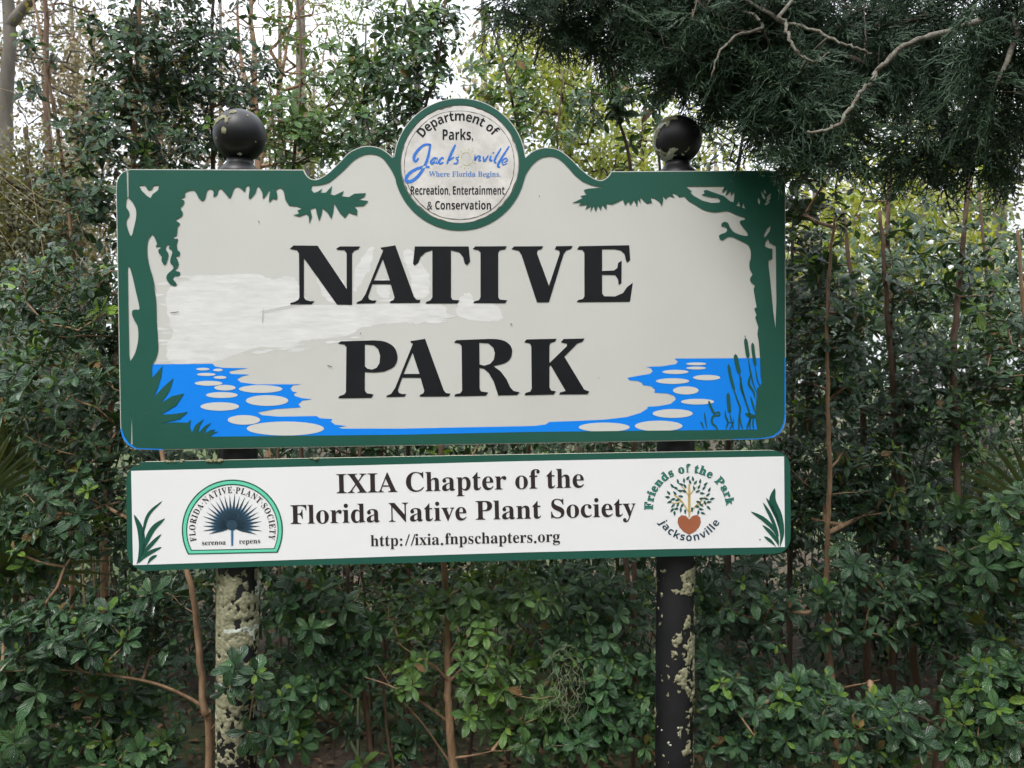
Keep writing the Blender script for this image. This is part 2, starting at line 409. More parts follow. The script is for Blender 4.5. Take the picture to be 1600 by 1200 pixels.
holes = [Z1([(200, 522), (232, 520), (248, 545), (268, 545), (280, 522), (310, 520), (303, 548), (275, 568), (262, 590), (240, 575), (215, 550)]),
         Z1([(132, 446), (142, 446), (143, 585), (136, 585)]),
         smooth_line(Z1([(140, 588), (165, 612), (183, 650), (185, 690), (175, 740), (158, 797), (137, 752), (132, 712), (148, 684), (144, 660), (131, 640), (131, 608)]), 3, True),
         np.vstack([Z4([(104, -12), (116, -8)]), smooth_line(Z4([(130, 40), (148, 120), (168, 214), (150, 221), (130, 227), (128, 250), (140, 280), (158, 312), (162, 370), (155, 420), (140, 468), (118, 502)]), 3), Z4([(112, 468), (108, 250)])]),
         Z4([(124, 780), (128, 850), (130, 955), (121, 955)]),
         Z3([(912, 550), (1135, 550), (1117, 586), (1150, 568), (1139, 602), (1171, 580), (1167, 606), (1188, 584), (1190, 600), (1185, 640), (1165, 635), (1130, 605), (1080, 588), (1030, 570), (1015, 575), (1020, 590), (1002, 600), (1060, 612), (1095, 615), (1110, 630), (1105, 642), (1060, 645), (1010, 632), (960, 605), (935, 582), (950, 580)]),
         Z3([(1200, 660), (1215, 635), (1222, 666)]), Z3([(1231, 670), (1241, 648), (1249, 676)]),
         Z3([(1397, 772), (1390, 805), (1361, 842), (1357, 825), (1376, 790)]),
         np.vstack([Z3([(1380, 848), (1388, 870), (1425, 890)]), Z5([(1428, 0), (1423, 157), (1410, 60)]), Z3([(1404, 1195), (1395, 1100), (1384, 1000), (1383, 970), (1405, 962), (1406, 905), (1380, 901), (1362, 890), (1366, 865)])])]
for cx, cy, a, w in ((1328, 632, 100, 40), (1352, 602, 115, 52), (1386, 606, 50, 42), (1384, 624, 45, 40), (1376, 646, 35, 36), (1362, 580, 110, 26)):
    d = np.array([math.cos(math.radians(a)), -math.sin(math.radians(a))]) * w * 0.5
    holes.append(Z3(stroke([(cx - d[0], cy - d[1]), (cx, cy), (cx + d[0], cy + d[1])], 13)))
green_out = inset(outline, 1.5)
layer('border_print', [green_out, opening, crown(92.6, 0, 355, 72)] + holes, 0.0018, M['green'], main)
for lo, nm in ((np.vstack([np.array([[1226.4, 558]]), inset(br, 0.2)[:]]), 'edge'),):
    outer = np.vstack([Z5([(1482, 320)]), br]); inner = inset(outline, 2.2)
    layer('water_print_edge', [np.vstack([Z5([(1480.5, 325), (1481, 640), (1475, 698), (1452, 745), (1408, 775), (1340, 785.5), (1180, 789), (1180, 785.5), (1338, 781), (1403, 769), (1445, 740), (1468, 694), (1474, 640), (1474, 325)])])], 0.0024, M['blue'], main)
layer('water_print_edge', [Z4([(63, 870), (77, 918), (107, 957), (150, 979), (300, 984), (300, 979.5), (152, 974), (114, 950), (86, 912), (72, 870)])], 0.0024, M['blue'], main)

# --- the blue water and its pale stepping ovals
w_left = Z4([(228, 519), (565, 516), (578, 530), (622, 538), (760, 540), (700, 548), (652, 558), (664, 571), (765, 575), (722, 585), (698, 600), (717, 617), (800, 628), (1050, 627), (1002, 633), (987, 650), (1000, 667), (1022, 671), (1005, 679), (1012, 691), (1050, 703), (1105, 708), (1052, 716), (1030, 735), (1045, 753), (905, 762), (810, 780),
             (832, 795), (920, 803), (1130, 800), (1147, 812), (1216, 816), (1207, 830), (1230, 847), (1292, 853), (1245, 862), (1270, 868), (1600, 868)])
w_right = Z5([(0, 712), (60, 710), (118, 702), (140, 688), (300, 682), (450, 675), (580, 660), (660, 635), (695, 612), (697, 602), (760, 598), (828, 585), (858, 560), (848, 540), (808, 526), (735, 522), (740, 505), (718, 486), (670, 478), (664, 465), (638, 455), (595, 452), (582, 437), (650, 425), (710, 415), (727, 400), (716, 383), (690, 375), (780, 372), (858, 359), (870, 345), (850, 328), (1350, 325), (1350, 738), (0, 752)])
water = np.vstack([w_left, w_right, Z4([(1600, 908), (228, 920)])])
ov4 = [(512, 545, 36, 7), (594, 550, 26, 7), (530, 574, 51, 8), (606, 590, 35, 8), (543, 622, 75, 13), (632, 646, 58, 15), (615, 686, 86, 16), (604, 748, 105, 23), (826, 653, 118, 21), (861, 716, 115, 29), (735, 821, 88, 26), (960, 868, 210, 38)]
ov5 = [(973, 358, 57, 8), (973, 382, 56, 8), (855, 404, 74, 12), (1033, 436, 77, 15), (839, 456, 94, 16), (914, 509, 73, 23), (981, 573, 94, 16), (840, 640, 114, 25), (451, 718, 145, 26), (760, 711, 135, 30)]
layer('water_print', [water], 0.0006, M['blue'], main)
for e in ov4: layer('oval_print', [Z4(ell(*e))], 0.0012, M['white'], main)
for e in ov5: layer('oval_print', [Z5(ell(*e))], 0.0012, M['white'], main)

# --- cattails
heads = [([(1155, 360), (1170, 440), (1190, 512)], 17), ([(1194, 303), (1205, 360), (1219, 416)], 24), ([(1252, 212), (1260, 270), (1268, 326)], 22), ([(1292, 238), (1298, 300), (1309, 374)], 19), ([(1153, 522), (1157, 580), (1163, 636)], 21), ([(1043, 568), (1058, 608), (1076, 642)], 14)]
stems = [([(1250, 195), (1252, 216)], 5), ([(1188, 508), (1205, 560), (1222, 610), (1216, 670), (1215, 733)], 11), ([(1218, 412), (1232, 490), (1250, 560), (1275, 640), (1278, 733)], 11), ([(1267, 322), (1282, 410), (1300, 480), (1325, 540)], 10), ([(1307, 370), (1322, 455), (1345, 500)], 8), ([(1162, 634), (1175, 690), (1188, 733)], 9),
         ([(1074, 640), (1100, 632), (1102, 650), (1070, 655), (1062, 690), (1085, 715), (1095, 735)], 12), ([(998, 684), (1008, 705), (1020, 732)], 9), ([(1018, 630), (1026, 680), (1035, 730)], 9), ([(1138, 618), (1140, 660), (1158, 690), (1190, 690)], 9), ([(1230, 432), (1226, 480), (1238, 530), (1258, 570)], 12), ([(1285, 408), (1272, 470), (1300, 520), (1306, 560)], 15),
         ([(1280, 540), (1298, 600), (1308, 640)], 12), ([(1250, 640), (1290, 655), (1320, 660)], 26), ([(1140, 730), (1152, 690), (1145, 650)], 8), ([(1258, 733), (1272, 690), (1296, 650)], 12), ([(1238, 733), (1225, 690), (1222, 640)], 10), ([(1300, 733), (1295, 690), (1305, 640)], 10), ([(1160, 733), (1180, 700), (1185, 660)], 7)]
for pts, w in heads: layer('cattail_print', [Z5(stroke(pts, w, 'round'))], 0.0020, M['green'], main)
for pts, w in stems: layer('stalk_print', [Z5(stroke(pts, w, 'leaf' if len(pts) < 5 else 'brush'))], 0.0016, M['green'], main)

# --- brushed-over patches of whiter paint
def rough_loop(pts, amp, n=7, seed=0):
    r = np.random.default_rng(seed); p = smooth_line(pts, n, True)
    return p + r.normal(0, amp, p.shape) * np.array([1.6, 0.5])
patch = [(258, 468), (268, 448), (300, 436), (312, 431), (345, 430), (398, 428), (425, 436), (458, 434), (468, 452), (480, 474), (530, 476), (600, 475), (655, 474), (692, 474), (694, 500), (650, 503), (600, 507), (566, 512), (545, 524), (500, 530), (470, 533), (455, 543), (405, 543), (372, 553), (340, 564), (300, 567), (268, 566), (262, 540), (270, 515), (262, 490)]
layer('paint_patch', [rough_loop(patch, 1.2, 6, 1)], 0.00012, M['paint'], main)
for i, pt in enumerate(([(722, 462), (735, 458), (742, 472), (776, 476), (783, 498), (760, 502), (725, 498), (712, 488)], [(497, 425), (512, 418), (535, 440), (545, 470), (520, 474), (500, 452)],
                        [(556, 420), (575, 390), (585, 388), (580, 415), (566, 440), (552, 455)], [(588, 440), (605, 438), (610, 462), (594, 464)], [(630, 398), (642, 391), (672, 430), (668, 462), (648, 464), (640, 430)])):
    layer('paint_patch', [rough_loop(pt, 1.0, 6, 3 + i)], 0.00012, M['paint'], main)

rb = np.random.default_rng(15)
for k in range(46):
    j = rb.integers(0, len(patch)); x, y = patch[j]; w = rb.uniform(14, 46); y += rb.normal(0, 5); x += rb.normal(0, 10)
    layer('brush_streak', [rough_loop(stroke([(x - w / 2, y + rb.normal(0, 1)), (x, y + rb.normal(0, 1.2)), (x + w / 2, y - 0.4)], rb.uniform(1.6, 5.0), 'leaf', 4), 0.25, 2, k)], 0.00018 + 0.00002 * (k % 9), M['paint'], main)
for x0, y0, x1, y1, w in ((511, 570.5, 520, 573, 1.2), (798, 505.5, 799.5, 507.5, 2.2), (405, 488, 470, 474, 0.8), (410, 505, 412, 482, 0.8), (265, 489, 281, 487, 1.2), (404, 345, 406, 348, 1.6), (842, 306, 843.5, 307.5, 1.6), (1186, 842, 1188, 843, 2.0), (1141, 282, 1142.5, 284, 1.6), (228, 645, 229.5, 647, 1.6), (563, 520, 564, 522, 1.4), (935, 590, 936, 591, 1.4)):
    layer('scuff', [stroke([(x0, y0), ((x0 + x1) / 2, (y0 + y1) / 2 + 0.2), (x1, y1)], w, 'round', 3)], 0.0028, M['scratch'] if w < 1.0 else M['grime'], main)

# --- NATIVE PARK
A1 = [(447, 73), (500, 65), (509, 63), (588, 281), (598, 293), (617, 296), (610, 307), (487, 308), (486, 302), (502, 294), (506, 284), (490, 228), (412, 228), (394, 280), (398, 292), (410, 297), (430, 297), (422, 308), (345, 310), (347, 304), (366, 296), (383, 270), (458, 84), (449, 79)]
A1h = [(456, 122), (486, 212), (418, 212)]
sh = lambda pts, dx, dy: [(x + dx, y + dy) for x, y in pts]
letters = {
 'N': [[(62, 78), (78, 64), (180, 65), (303, 248), (303, 97), (294, 84), (262, 82), (259, 77), (275, 68), (361, 68), (352, 80), (336, 85), (326, 98), (326, 315), (262, 314), (122, 118), (122, 282), (128, 294), (148, 300), (167, 299), (155, 313), (65, 314), (64, 308), (84, 302), (99, 294), (103, 282), (101, 98), (93, 84), (70, 80)]],
 'A': [A1, A1h],
 'T': [[(592, 68), (820, 68), (826, 133), (813, 148), (803, 140), (796, 112), (780, 93), (745, 84), (745, 283), (752, 294), (782, 297), (772, 309), (637, 310), (640, 303), (658, 296), (666, 284), (666, 84), (638, 92), (616, 112), (606, 138), (590, 149), (584, 140)]],
 'I': [[(848, 68), (982, 67), (974, 80), (952, 84), (945, 94), (945, 283), (952, 293), (983, 296), (974, 308), (839, 308), (843, 301), (864, 295), (870, 284), (870, 94), (862, 84), (837, 79)]],
 'V': [[(1012, 68), (1136, 67), (1128, 79), (1112, 84), (1109, 97), (1160, 235), (1206, 96), (1203, 85), (1184, 80), (1191, 67), (1261, 66), (1252, 79), (1234, 84), (1222, 100), (1160, 304), (1109, 305), (1044, 105), (1032, 86), (1001, 79)]],
 'E': [[(1288, 67), (1500, 63), (1504, 125), (1490, 137), (1485, 123), (1480, 100), (1464, 85), (1440, 80), (1385, 80), (1385, 172), (1435, 170), (1449, 160), (1453, 138), (1468, 128), (1467, 224), (1455, 230), (1452, 206), (1440, 189), (1385, 188), (1385, 268), (1394, 279), (1440, 280), (1474, 265), (1491, 240), (1515, 222), (1503, 302), (1277, 304), (1284, 295), (1303, 291), (1310, 280), (1310, 95), (1302, 83), (1279, 80)]],
 'P': [list(map(tuple, smooth_line([(420, 466), (455, 469), (485, 480), (508, 500), (518, 530), (516, 555), (500, 580), (462, 598)], 3))) + [(420, 602), (380, 600), (380, 678), (388, 690), (417, 695), (408, 709), (267, 711), (272, 702), (293, 695), (300, 684), (302, 495), (294, 484), (266, 479), (278, 470)], [(380, 483), (418, 486), (436, 502), (445, 530), (442, 562), (430, 582), (410, 590), (392, 586), (380, 576)]],
 'A.': [sh(A1, 126, 396), sh(A1h, 126, 396)],
 'R': [list(map(tuple, smooth_line([(900, 460), (940, 461), (975, 470), (998, 490), (1004, 515), (995, 545), (970, 563), (925, 575)], 3))) + [(955, 597), (980, 630), (996, 665), (1010, 680), (1036, 686), (1025, 697), (945, 699), (926, 640), (905, 604), (885, 586), (866, 582), (866, 668), (872, 682), (903, 687), (892, 700), (759, 703), (763, 694), (784, 690), (792, 679), (790, 490), (781, 479), (757, 475), (768, 465)], [(865, 476), (903, 478), (924, 496), (931, 520), (926, 548), (910, 566), (885, 573), (866, 568)]],
 'K': [[(1065, 462), (1193, 459), (1185, 471), (1166, 477), (1162, 490), (1162, 562), (1236, 490), (1236, 480), (1210, 474), (1222, 460), (1311, 458), (1302, 471), (1280, 479), (1225, 535), (1309, 674), (1331, 683), (1322, 694), (1203, 695), (1208, 686), (1231, 680), (1168, 572), (1162, 575), (1162, 664), (1169, 678), (1189, 682), (1180, 695), (1056, 698), (1062, 688), (1080, 683), (1087, 670), (1085, 490), (1078, 478), (1055, 474)]],
}
for k, lp in letters.items():
    layer('letter', [Z8(l) for l in lp], 0.0012, M['black'], main)

# --- text with Blender's own built-in type
def conv(s, U, Lo): return ''.join(chr(U + ord(c) - 65) if 'A' <= c <= 'Z' else chr(Lo + ord(c) - 97) if 'a' <= c <= 'z' else c for c in s)
STYLE = {'serif': (0x1D400, 0x1D41A), 'sans': (0x1D5D4, 0x1D5EE), 'plain': (65, 97)}
def glyphs(s, style, offset=0.0, spacing=1.0):
    """list of (verts2d, faces), one for each printed character"""
    c = bpy.data.curves.new('text', 'FONT'); c.body = conv(s, *STYLE[style]); c.size = 1.0; c.offset = offset; c.space_character = spacing; c.resolution_u = 4
    o = bpy.data.objects.new('text', c); me = bpy.data.meshes.new_from_object(o)
    n = len(me.vertices); co = np.empty(n * 3, np.float32); me.vertices.foreach_get('co', co); co = co.reshape(-1, 3)[:, :2].astype(float)
    faces = [tuple(p.vertices) for p in me.polygons]
    par = list(range(n))
    def find(a):
        while par[a] != a: par[a] = par[par[a]]; a = par[a]
        return a
    for f in faces:
        for v in f[1:]: par[find(v)] = find(f[0])
    comp = {}
    for f in faces: comp.setdefault(find(f[0]), []).append(f)
    items = []
    for fs in comp.values():
        ids = sorted({v for f in fs for v in f}); x = co[ids, 0]
        items.append([x.min(), x.max(), ids, fs])
    items.sort(key=lambda t: t[0]); out = []
    for it in items:
        if out:
            p = out[-1]; ov = min(p[1], it[1]) - max(p[0], it[0])
            if ov > 0.6 * min(p[1] - p[0], it[1] - it[0]):
                p[0] = min(p[0], it[0]); p[1] = max(p[1], it[1]); p[2] = p[2] + it[2]; p[3] = p[3] + it[3]; continue
        out.append(it)
    res = []
    for x0, x1, ids, fs in out:
        mp = {v: i for i, v in enumerate(ids)}
        res.append((co[ids], [tuple(mp[v] for v in f) for f in fs]))
    bpy.data.objects.remove(o); bpy.data.curves.remove(c); bpy.data.meshes.remove(me)
    return res

CAP = {}
def cap_height(style):
    if style not in CAP: CAP[style] = glyphs('H', style)[0][0][:, 1].max()
    return CAP[style]

def put(name, P, faces, off, mat, parent):
    me = bpy.data.meshes.new(name); me.from_pydata([(x, -y, 0) for x, y in P], [], faces)
    return sheet(name, me, off, mat, parent)

def text_line(s, style, p0, p1, cap, off, mat, parent, offset=0.0, slant=0.0, spacing=1.0):
    g = glyphs(s, style, offset, spacing); h = cap_height(style)
    x0 = min(v[:, 0].min() for v, f in g); x1 = max(v[:, 0].max() for v, f in g)
    p0 = np.array(p0, float); p1 = np.array(p1, float); e = (p1 - p0); n = np.array([e[1], -e[0]]) / np.linalg.norm(e)
    for v, f in g:
        t = (v[:, :1] - x0) / (x1 - x0); y = v[:, 1:] / h * cap
        put('letter', p0 + e * t + n * y + slant * y * e / np.linalg.norm(e), f, off, mat, parent)

def text_arc(s, style, c, r, a0, a1, cap, off, mat, parent, offset=0.0, inward=False, wid=1.0, sx=1.0):
    """letters along a circle from angle a0 to a1 (degrees, clockwise from the top); inward: along the bottom, reading upright"""
    g = glyphs(s, style, offset); h = cap_height(style)
    x0 = min(v[:, 0].min() for v, f in g); x1 = max(v[:, 0].max() for v, f in g)
    for v, f in g:
        xm = 0.5 * (v[:, 0].min() + v[:, 0].max()); t = (xm - x0) / (x1 - x0); a = math.radians(a0 + (a1 - a0) * t)
        lx = (v[:, 0] - xm) / h * cap * wid; ly = v[:, 1] / h * cap
        rad = np.array([math.sin(a), -math.cos(a)]); tan = np.array([math.cos(a), math.sin(a)])
        if inward: P = np.array(c) + rad * r * np.array([sx, 1]) - rad * ly[:, None] - tan * lx[:, None]
        else: P = np.array(c) + rad * r * np.array([sx, 1]) + rad * ly[:, None] + tan * lx[:, None]
        put('letter', P, f, off, mat, parent)

# --- the round badge
badge = layer('badge', [ell(CX, CY, 92, 92, 72)], 0.0006, M['sticker'], main)
tag(badge, label='round weathered city badge in the crown of the upper board')
rr = np.random.default_rng(5)
a = np.arange(90) * 2 * math.pi / 90
def wob(r0, amp, lo): 
    w = np.zeros(90)
    for k in range(2, 12): w += rr.normal(0, amp / k ** 0.7) * np.cos(k * a + rr.uniform(0, 6.28))
    return np.c_[CX - 0.6 + (r0 + w + lo) * np.cos(a), CY + 0.6 + (r0 + w + lo) * np.sin(a)]
rim_o = wob(86.6, 0.7, -2.2 * np.maximum(0, np.sin(-a)) ** 3); ctr = np.array([CX, CY])
rim_i = ctr + (rim_o - ctr) * (1 - (0.008 + 0.012 * rr.random(90) ** 2)[:, None])
layer('grime_ring', [rim_o, rim_i], 0.0012, M['grime'], badge)
edge_o = np.c_[CX + 92 * np.cos(a), CY + 92 * np.sin(a)]; edge_i = ctr + (edge_o - ctr) * (1 - (0.004 + 0.022 * rr.random(90) ** 3)[:, None])
layer('grime_ring', [edge_o, edge_i], 0.0011, M['grime'], badge)
layer('badge_sticker', [rim_i], 0.0014, M['sticker'], badge)
BO = 0.0020
text_arc('Department of', 'sans', (716.6, 260.2), 71.5, -51, 49, 14.6, BO, M['black'], badge, wid=0.90)
text_line('Parks,', 'sans', Z2([(478, 411)])[0], Z2([(727, 411)])[0], 16.4, BO, M['black'], badge)
text_line('Where Florida Begins.', 'serif', Z2([(365, 710)])[0], Z2([(950, 710)])[0], 8.2, BO, M['ink_soft_blue'], badge)
text_line('Recreation, Entertainment', 'sans', Z2([(218, 857)])[0], Z2([(982, 857)])[0], 13.2, BO, M['black'], badge)
text_line('& Conservation', 'sans', Z2([(352, 978)])[0], Z2([(872, 978)])[0], 13.2, BO, M['black'], badge)
script = [([(378, 446), (366, 520), (342, 600), (292, 690), (232, 744), (188, 748), (182, 722), (212, 680), (270, 646), (330, 630), (372, 634)], 27), ([(380, 448), (330, 452), (280, 492), (248, 540), (246, 574), (262, 584), (282, 558)], 24),
          ([(432, 560), (408, 560), (382, 588), (388, 604), (412, 590), (432, 562), (422, 594), (440, 602)], 15), ([(488, 566), (472, 558), (448, 588), (460, 605), (486, 592)], 15), ([(582, 450), (545, 530), (512, 606)], 18), ([(572, 552), (532, 576), (545, 596), (566, 604)], 14), ([(612, 550), (590, 560), (602, 580), (592, 603), (566, 602)], 13),
          ([(744, 540), (740, 582)], 14), ([(740, 578), (764, 546), (782, 548), (774, 578), (792, 578)], 13), ([(808, 545), (818, 584), (850, 538)], 13), ([(872, 540), (864, 576), (884, 578)], 14), ([(888, 512), (894, 520)], 14), ([(955, 478), (908, 560), (902, 590), (916, 600)], 15), ([(1020, 462), (952, 570), (928, 622), (946, 636)], 16), ([(972, 598), (1003, 580), (998, 563), (980, 566), (962, 592), (972, 614), (1004, 602)], 10)]
for pts, w in script: layer('script_stroke', [Z2(stroke(pts, w * (1.0 if w > 23 else 1.22), 'brush', 8))], BO, M['ink_blue'], badge)
layer('sun_print', [Z2(ell(672, 562, 52, 56, 32)), Z2(ell(672, 562, 44, 48, 32))], BO, M['ink_yellow'], badge)
for k in range(14):
    t = 2 * math.pi * k / 14; layer('sun_ray_print', [Z2(stroke([(672 + 62 * math.cos(t), 562 + 66 * math.sin(t)), (672 + 84 * math.cos(t), 562 + 88 * math.sin(t))], 7, 'round'))], BO, M['ink_yellow'], badge)

# --- the lower board
lo = np.vstack([smooth_line(Z9([(45, 330), (50, 270), (85, 195), (145, 148), (215, 130)]), 5), np.array([[450, 716.8], [800, 710.4], [1000, 707.0]]),
                smooth_line(Z11([(900, 141), (980, 148), (1050, 180), (1095, 235), (1110, 300)]), 5), smooth_line(Z11([(1114, 900), (1108, 990), (1080, 1055), (1030, 1095), (960, 1112)]), 5), np.array([[820, 875.2], [620, 880.0], [420, 884.8]]),
                smooth_line(Z9([(240, 1152), (170, 1140), (105, 1100), (65, 1040), (50, 960)]), 5)])
lower = board('lower_board', lo, 0.012, (M['green'], M['edge']), sign)
tag(lower, label='long narrow lower board naming the plant society chapter')
panel = np.vstack([Z9([(90, 214)]), Z9([(1200, 187)]), np.array([[620, 725.6], [820, 720.4]]), Z11([(0, 216), (1050, 198), (1058, 1048), (0, 1066)]), np.array([[820, 863.0], [620, 869.2]]), Z9([(1200, 1062), (108, 1098)])])
face = layer('white_panel', [panel], 0.0006, M['board2'], lower)
TO = 0.0014
text_line('IXIA Chapter of the', 'serif', (526.2, 770.6), (912.5, 761.4), 29.8, TO, M['ink'], lower)
text_line('Florida Native Plant Society', 'serif', (454.3, 818.6), (993.3, 806.4), 29.3, TO, M['ink'], lower)
text_line('http', 'serif', (579.2, 853.2), (622.3, 852.3), 17.2, TO, M['ink'], lower)
for cx, cy, r in ((627.4 - 0.5, 843.0, 2.0), (627.4 - 0.5, 851.2, 2.0), (690.6, 849.9, 2.1), (836.3, 846.8, 2.1)): layer('letter', [ell(cx, cy, r, r, 14)], TO, M['ink'], lower)
for x in (633.6, 642.6): layer('letter', [stroke([(x, 852.4), (x + 6.0, 834.5)], 1.7, 'flat', 2)], TO, M['ink'], lower)
text_line('ixia', 'serif', (648.5, 851.4), (686.5, 850.8), 17.2, TO, M['ink'], lower)
text_line('fnpschapters', 'serif', (695.5, 850.2), (832, 847.4), 17.2, TO, M['ink'], lower)
text_line('org', 'serif', (840.5, 847.0), (875, 846.2), 17.2, TO, M['ink'], lower)
# the letters p of http end where the colon starts; its width is set above to leave the room seen in the sign

# arch logo with a palmetto fan
tilt = math.radians(-1.2)
LC = Z6([(523, 417)])[0]
def rot(P): P = np.asarray(P, float) - LC; return LC + np.c_[P[:, 0] * math.cos(tilt) - P[:, 1] * math.sin(tilt), P[:, 0] * math.sin(tilt) + P[:, 1] * math.cos(tilt)]
def arch(r, drop, n=60):
    d = math.asin(drop / r); t = np.linspace(math.pi - d, 2 * math.pi + d, n)
    return rot(np.c_[LC[0] + r * np.cos(t), LC[1] + r * np.sin(t)])
logo = layer('arch_logo', [arch(79.0, 36.6), arch(76.8, 35.0)], TO, M['ink_green'], lower)
layer('arch_band', [arch(76.8, 35.0), arch(72.2, 31.2)], TO, M['ink_mint'], logo)
layer('arch_line', [arch(72.2, 31.2), arch(70.6, 29.6)], TO, M['ink_green'], logo)
text_arc('FLORIDA·NATIVE·PLANT·SOCIETY', 'serif', LC, 58.0, -106.5, 104.5, 9.6, TO, M['ink'], logo, wid=0.82)
text_line('serenoa', 'serif', Z6([(380, 488)])[0], Z6([(492, 485)])[0], 7.6, TO, M['ink'], logo)
text_line('repens', 'serif', Z6([(555, 482)])[0], Z6([(655, 478)])[0], 7.6, TO, M['ink'], logo)
hub = Z6([(522, 402)])[0]
NB = 24
for k in range(NB):
    t = math.radians(-17 + 214 * k / (NB - 1)); L = (51.5 + 2.0 * math.sin(k * 2.4)) * (1 - 0.10 * abs(math.cos(t)) ** 3) * (0.86 if k in (0, NB - 1) else 1.0)
    d = np.array([math.cos(t), -math.sin(t)]); q = np.array([d[1], -d[0]])
    layer('fan_blade', [np.array([hub + q * 1.0, hub + d * L * 0.42 + q * 2.5, hub + d * L, hub + d * L * 0.42 - q * 2.5, hub - q * 1.0])], TO, M['ink_navy'], logo)
    t2 = math.radians(-17 + 214 * (k + 0.5) / (NB - 1)); d2 = np.array([math.cos(t2), -math.sin(t2)]); q2 = np.array([d2[1], -d2[0]])
    if k < NB - 1: layer('fan_blade', [np.array([hub + q2 * 0.3, hub + d2 * 16 + q2 * 1.7, hub + d2 * 33, hub + d2 * 16 - q2 * 1.7, hub - q2 * 0.3])], TO - 0.0003, M['ink_sky'], logo)
layer('fan_hub', [ell(hub[0], hub[1] - 3, 9, 8, 20)], TO + 0.0006, M['ink_navy'], logo)
layer('fan_stalk', [Z6([(515, 415), (529, 415), (527, 490), (517, 490)])], TO, M['ink_sky'], logo)
layer('fan_stalk', [Z6([(520, 415), (525, 415), (524, 490), (521, 490)])], TO + 0.0003, M['ink_navy'], logo)

# tree and heart logo
TC = Z7([(1078, 308)])[0]
ring = layer('heart', [Z7([(1077, 366), (1062, 350), (1040, 346), (1025, 360), (1022, 380), (1030, 402), (1050, 424), (1077, 438), (1104, 424), (1124, 402), (1132, 380), (1129, 358), (1114, 345), (1092, 350)])], TO, M['ink_heart'], lower)
text_arc('Friends of the Park', 'serif', TC, 54.0, -95, 88, 12.8, TO, M['ink_green'], ring, offset=0.028, wid=1.02, sx=1.06)
text_arc('Friends of the Park', 'serif', TC, 54.0, -95, 88, 12.8, TO + 0.0005, M['ink_teal'], ring, offset=-0.006, wid=1.02, sx=1.06)
text_arc('jacksonville', 'sans', TC, 53.0, 244, 116, 11.6, TO, M['ink_navy'], ring, inward=True, wid=1.05)
for pts, w in (([(1077, 356), (1077, 280), (1077, 200)], 12), ([(1077, 335), (1040, 280), (1005, 250)], 7), ([(1077, 335), (1120, 290), (1150, 260)], 7), ([(1077, 260), (1055, 225), (1040, 210)], 5), ([(1077, 255), (1100, 225), (1112, 212)], 5), ([(1110, 302), (1145, 292), (1170, 288)], 4), ([(1040, 282), (1010, 290), (990, 286)], 4)):
    layer('branch_print', [Z7(stroke(pts, w, 'brush', 4))], TO, M['ink_gold'], ring)
r2 = np.random.default_rng(3); pts = []
for k in range(900):
    t = r2.uniform(0, 2 * math.pi); rad = 108 * math.sqrt(r2.uniform(0.16, 1)); x, y = 1079 + rad * math.cos(t), 268 + rad * 0.92 * math.sin(t)
    if y > 335 and abs(x - 1077) < 62: continue
    if abs(x - 1077) < 12 and y > 205: continue
    if all((x - u) ** 2 + ((y - v)) ** 2 > 19 ** 2 for u, v, _ in pts): pts.append((x, y, t))
for x, y, t in pts:
    t += r2.normal(0, 0.4); d = np.array([math.cos(t), math.sin(t) * 0.95]) * 12.5
    layer('leaf_print', [Z7(stroke([(x - d[0], y - d[1]), (x, y), (x + d[0], y + d[1])], 10.5, 'leaf', 4))], TO + 0.0003, M['ink_green'], ring)

gl = [([(60, 345), (88, 410), (97, 480), (88, 540), (72, 578)], 31), ([(192, 280), (130, 340), (106, 410), (100, 470)], 15), ([(205, 362), (150, 410), (114, 480), (98, 530)], 25), ([(188, 436), (145, 480), (110, 520), (88, 550)], 19), ([(190, 497), (140, 520), (105, 545), (80, 574)], 19), ([(168, 535), (140, 552), (122, 579)], 16)]
for pts, w in gl: layer('grass_print', [Z6(stroke(pts, w, 'leaf', 6))], TO, M['green'], lower)
gr = [([(1480, 220), (1470, 280), (1498, 350), (1514, 430), (1505, 497)], 36), ([(1440, 265), (1468, 312), (1490, 360), (1505, 410)], 17), ([(1368, 330), (1430, 368), (1480, 420), (1502, 480)], 21), ([(1425, 287), (1458, 345), (1486, 410), (1500, 450)], 17), ([(1422, 393), (1460, 428), (1488, 465), (1500, 495)], 19), ([(1430, 447), (1460, 468), (1486, 495)], 15)]
for pts, w in gr: layer('grass_print', [Z7(stroke(pts, w, 'leaf', 6))], TO, M['green'], lower)

# --- posts with ball finials and their lichen
def lathe(profile, axis_pts, seg=40):
    """profile: list of (t along axis 0..1, radius); axis is a straight line"""
    a0, a1 = np.asarray(axis_pts[0], float), np.asarray(axis_pts[1], float)
    ax = norm(a1 - a0); u = norm(np.cross(ax, [0, 1.0, 0.0])); w = np.cross(u, ax)
    V = []
    th = np.arange(seg) * 2 * math.pi / seg
    for h, r in profile:
        V.append(a0 + ax * h + r * (np.cos(th)[:, None] * u + np.sin(th)[:, None] * w))
    V = np.vstack(V); m = len(profile)
    i = np.arange(m - 1)[:, None]; j = np.arange(seg)[None]; j2 = (j + 1) % seg
    Q = np.stack([i * seg + j, i * seg + j2, (i + 1) * seg + j2, (i + 1) * seg + j], -1).reshape(-1, 4)
    return V, Q

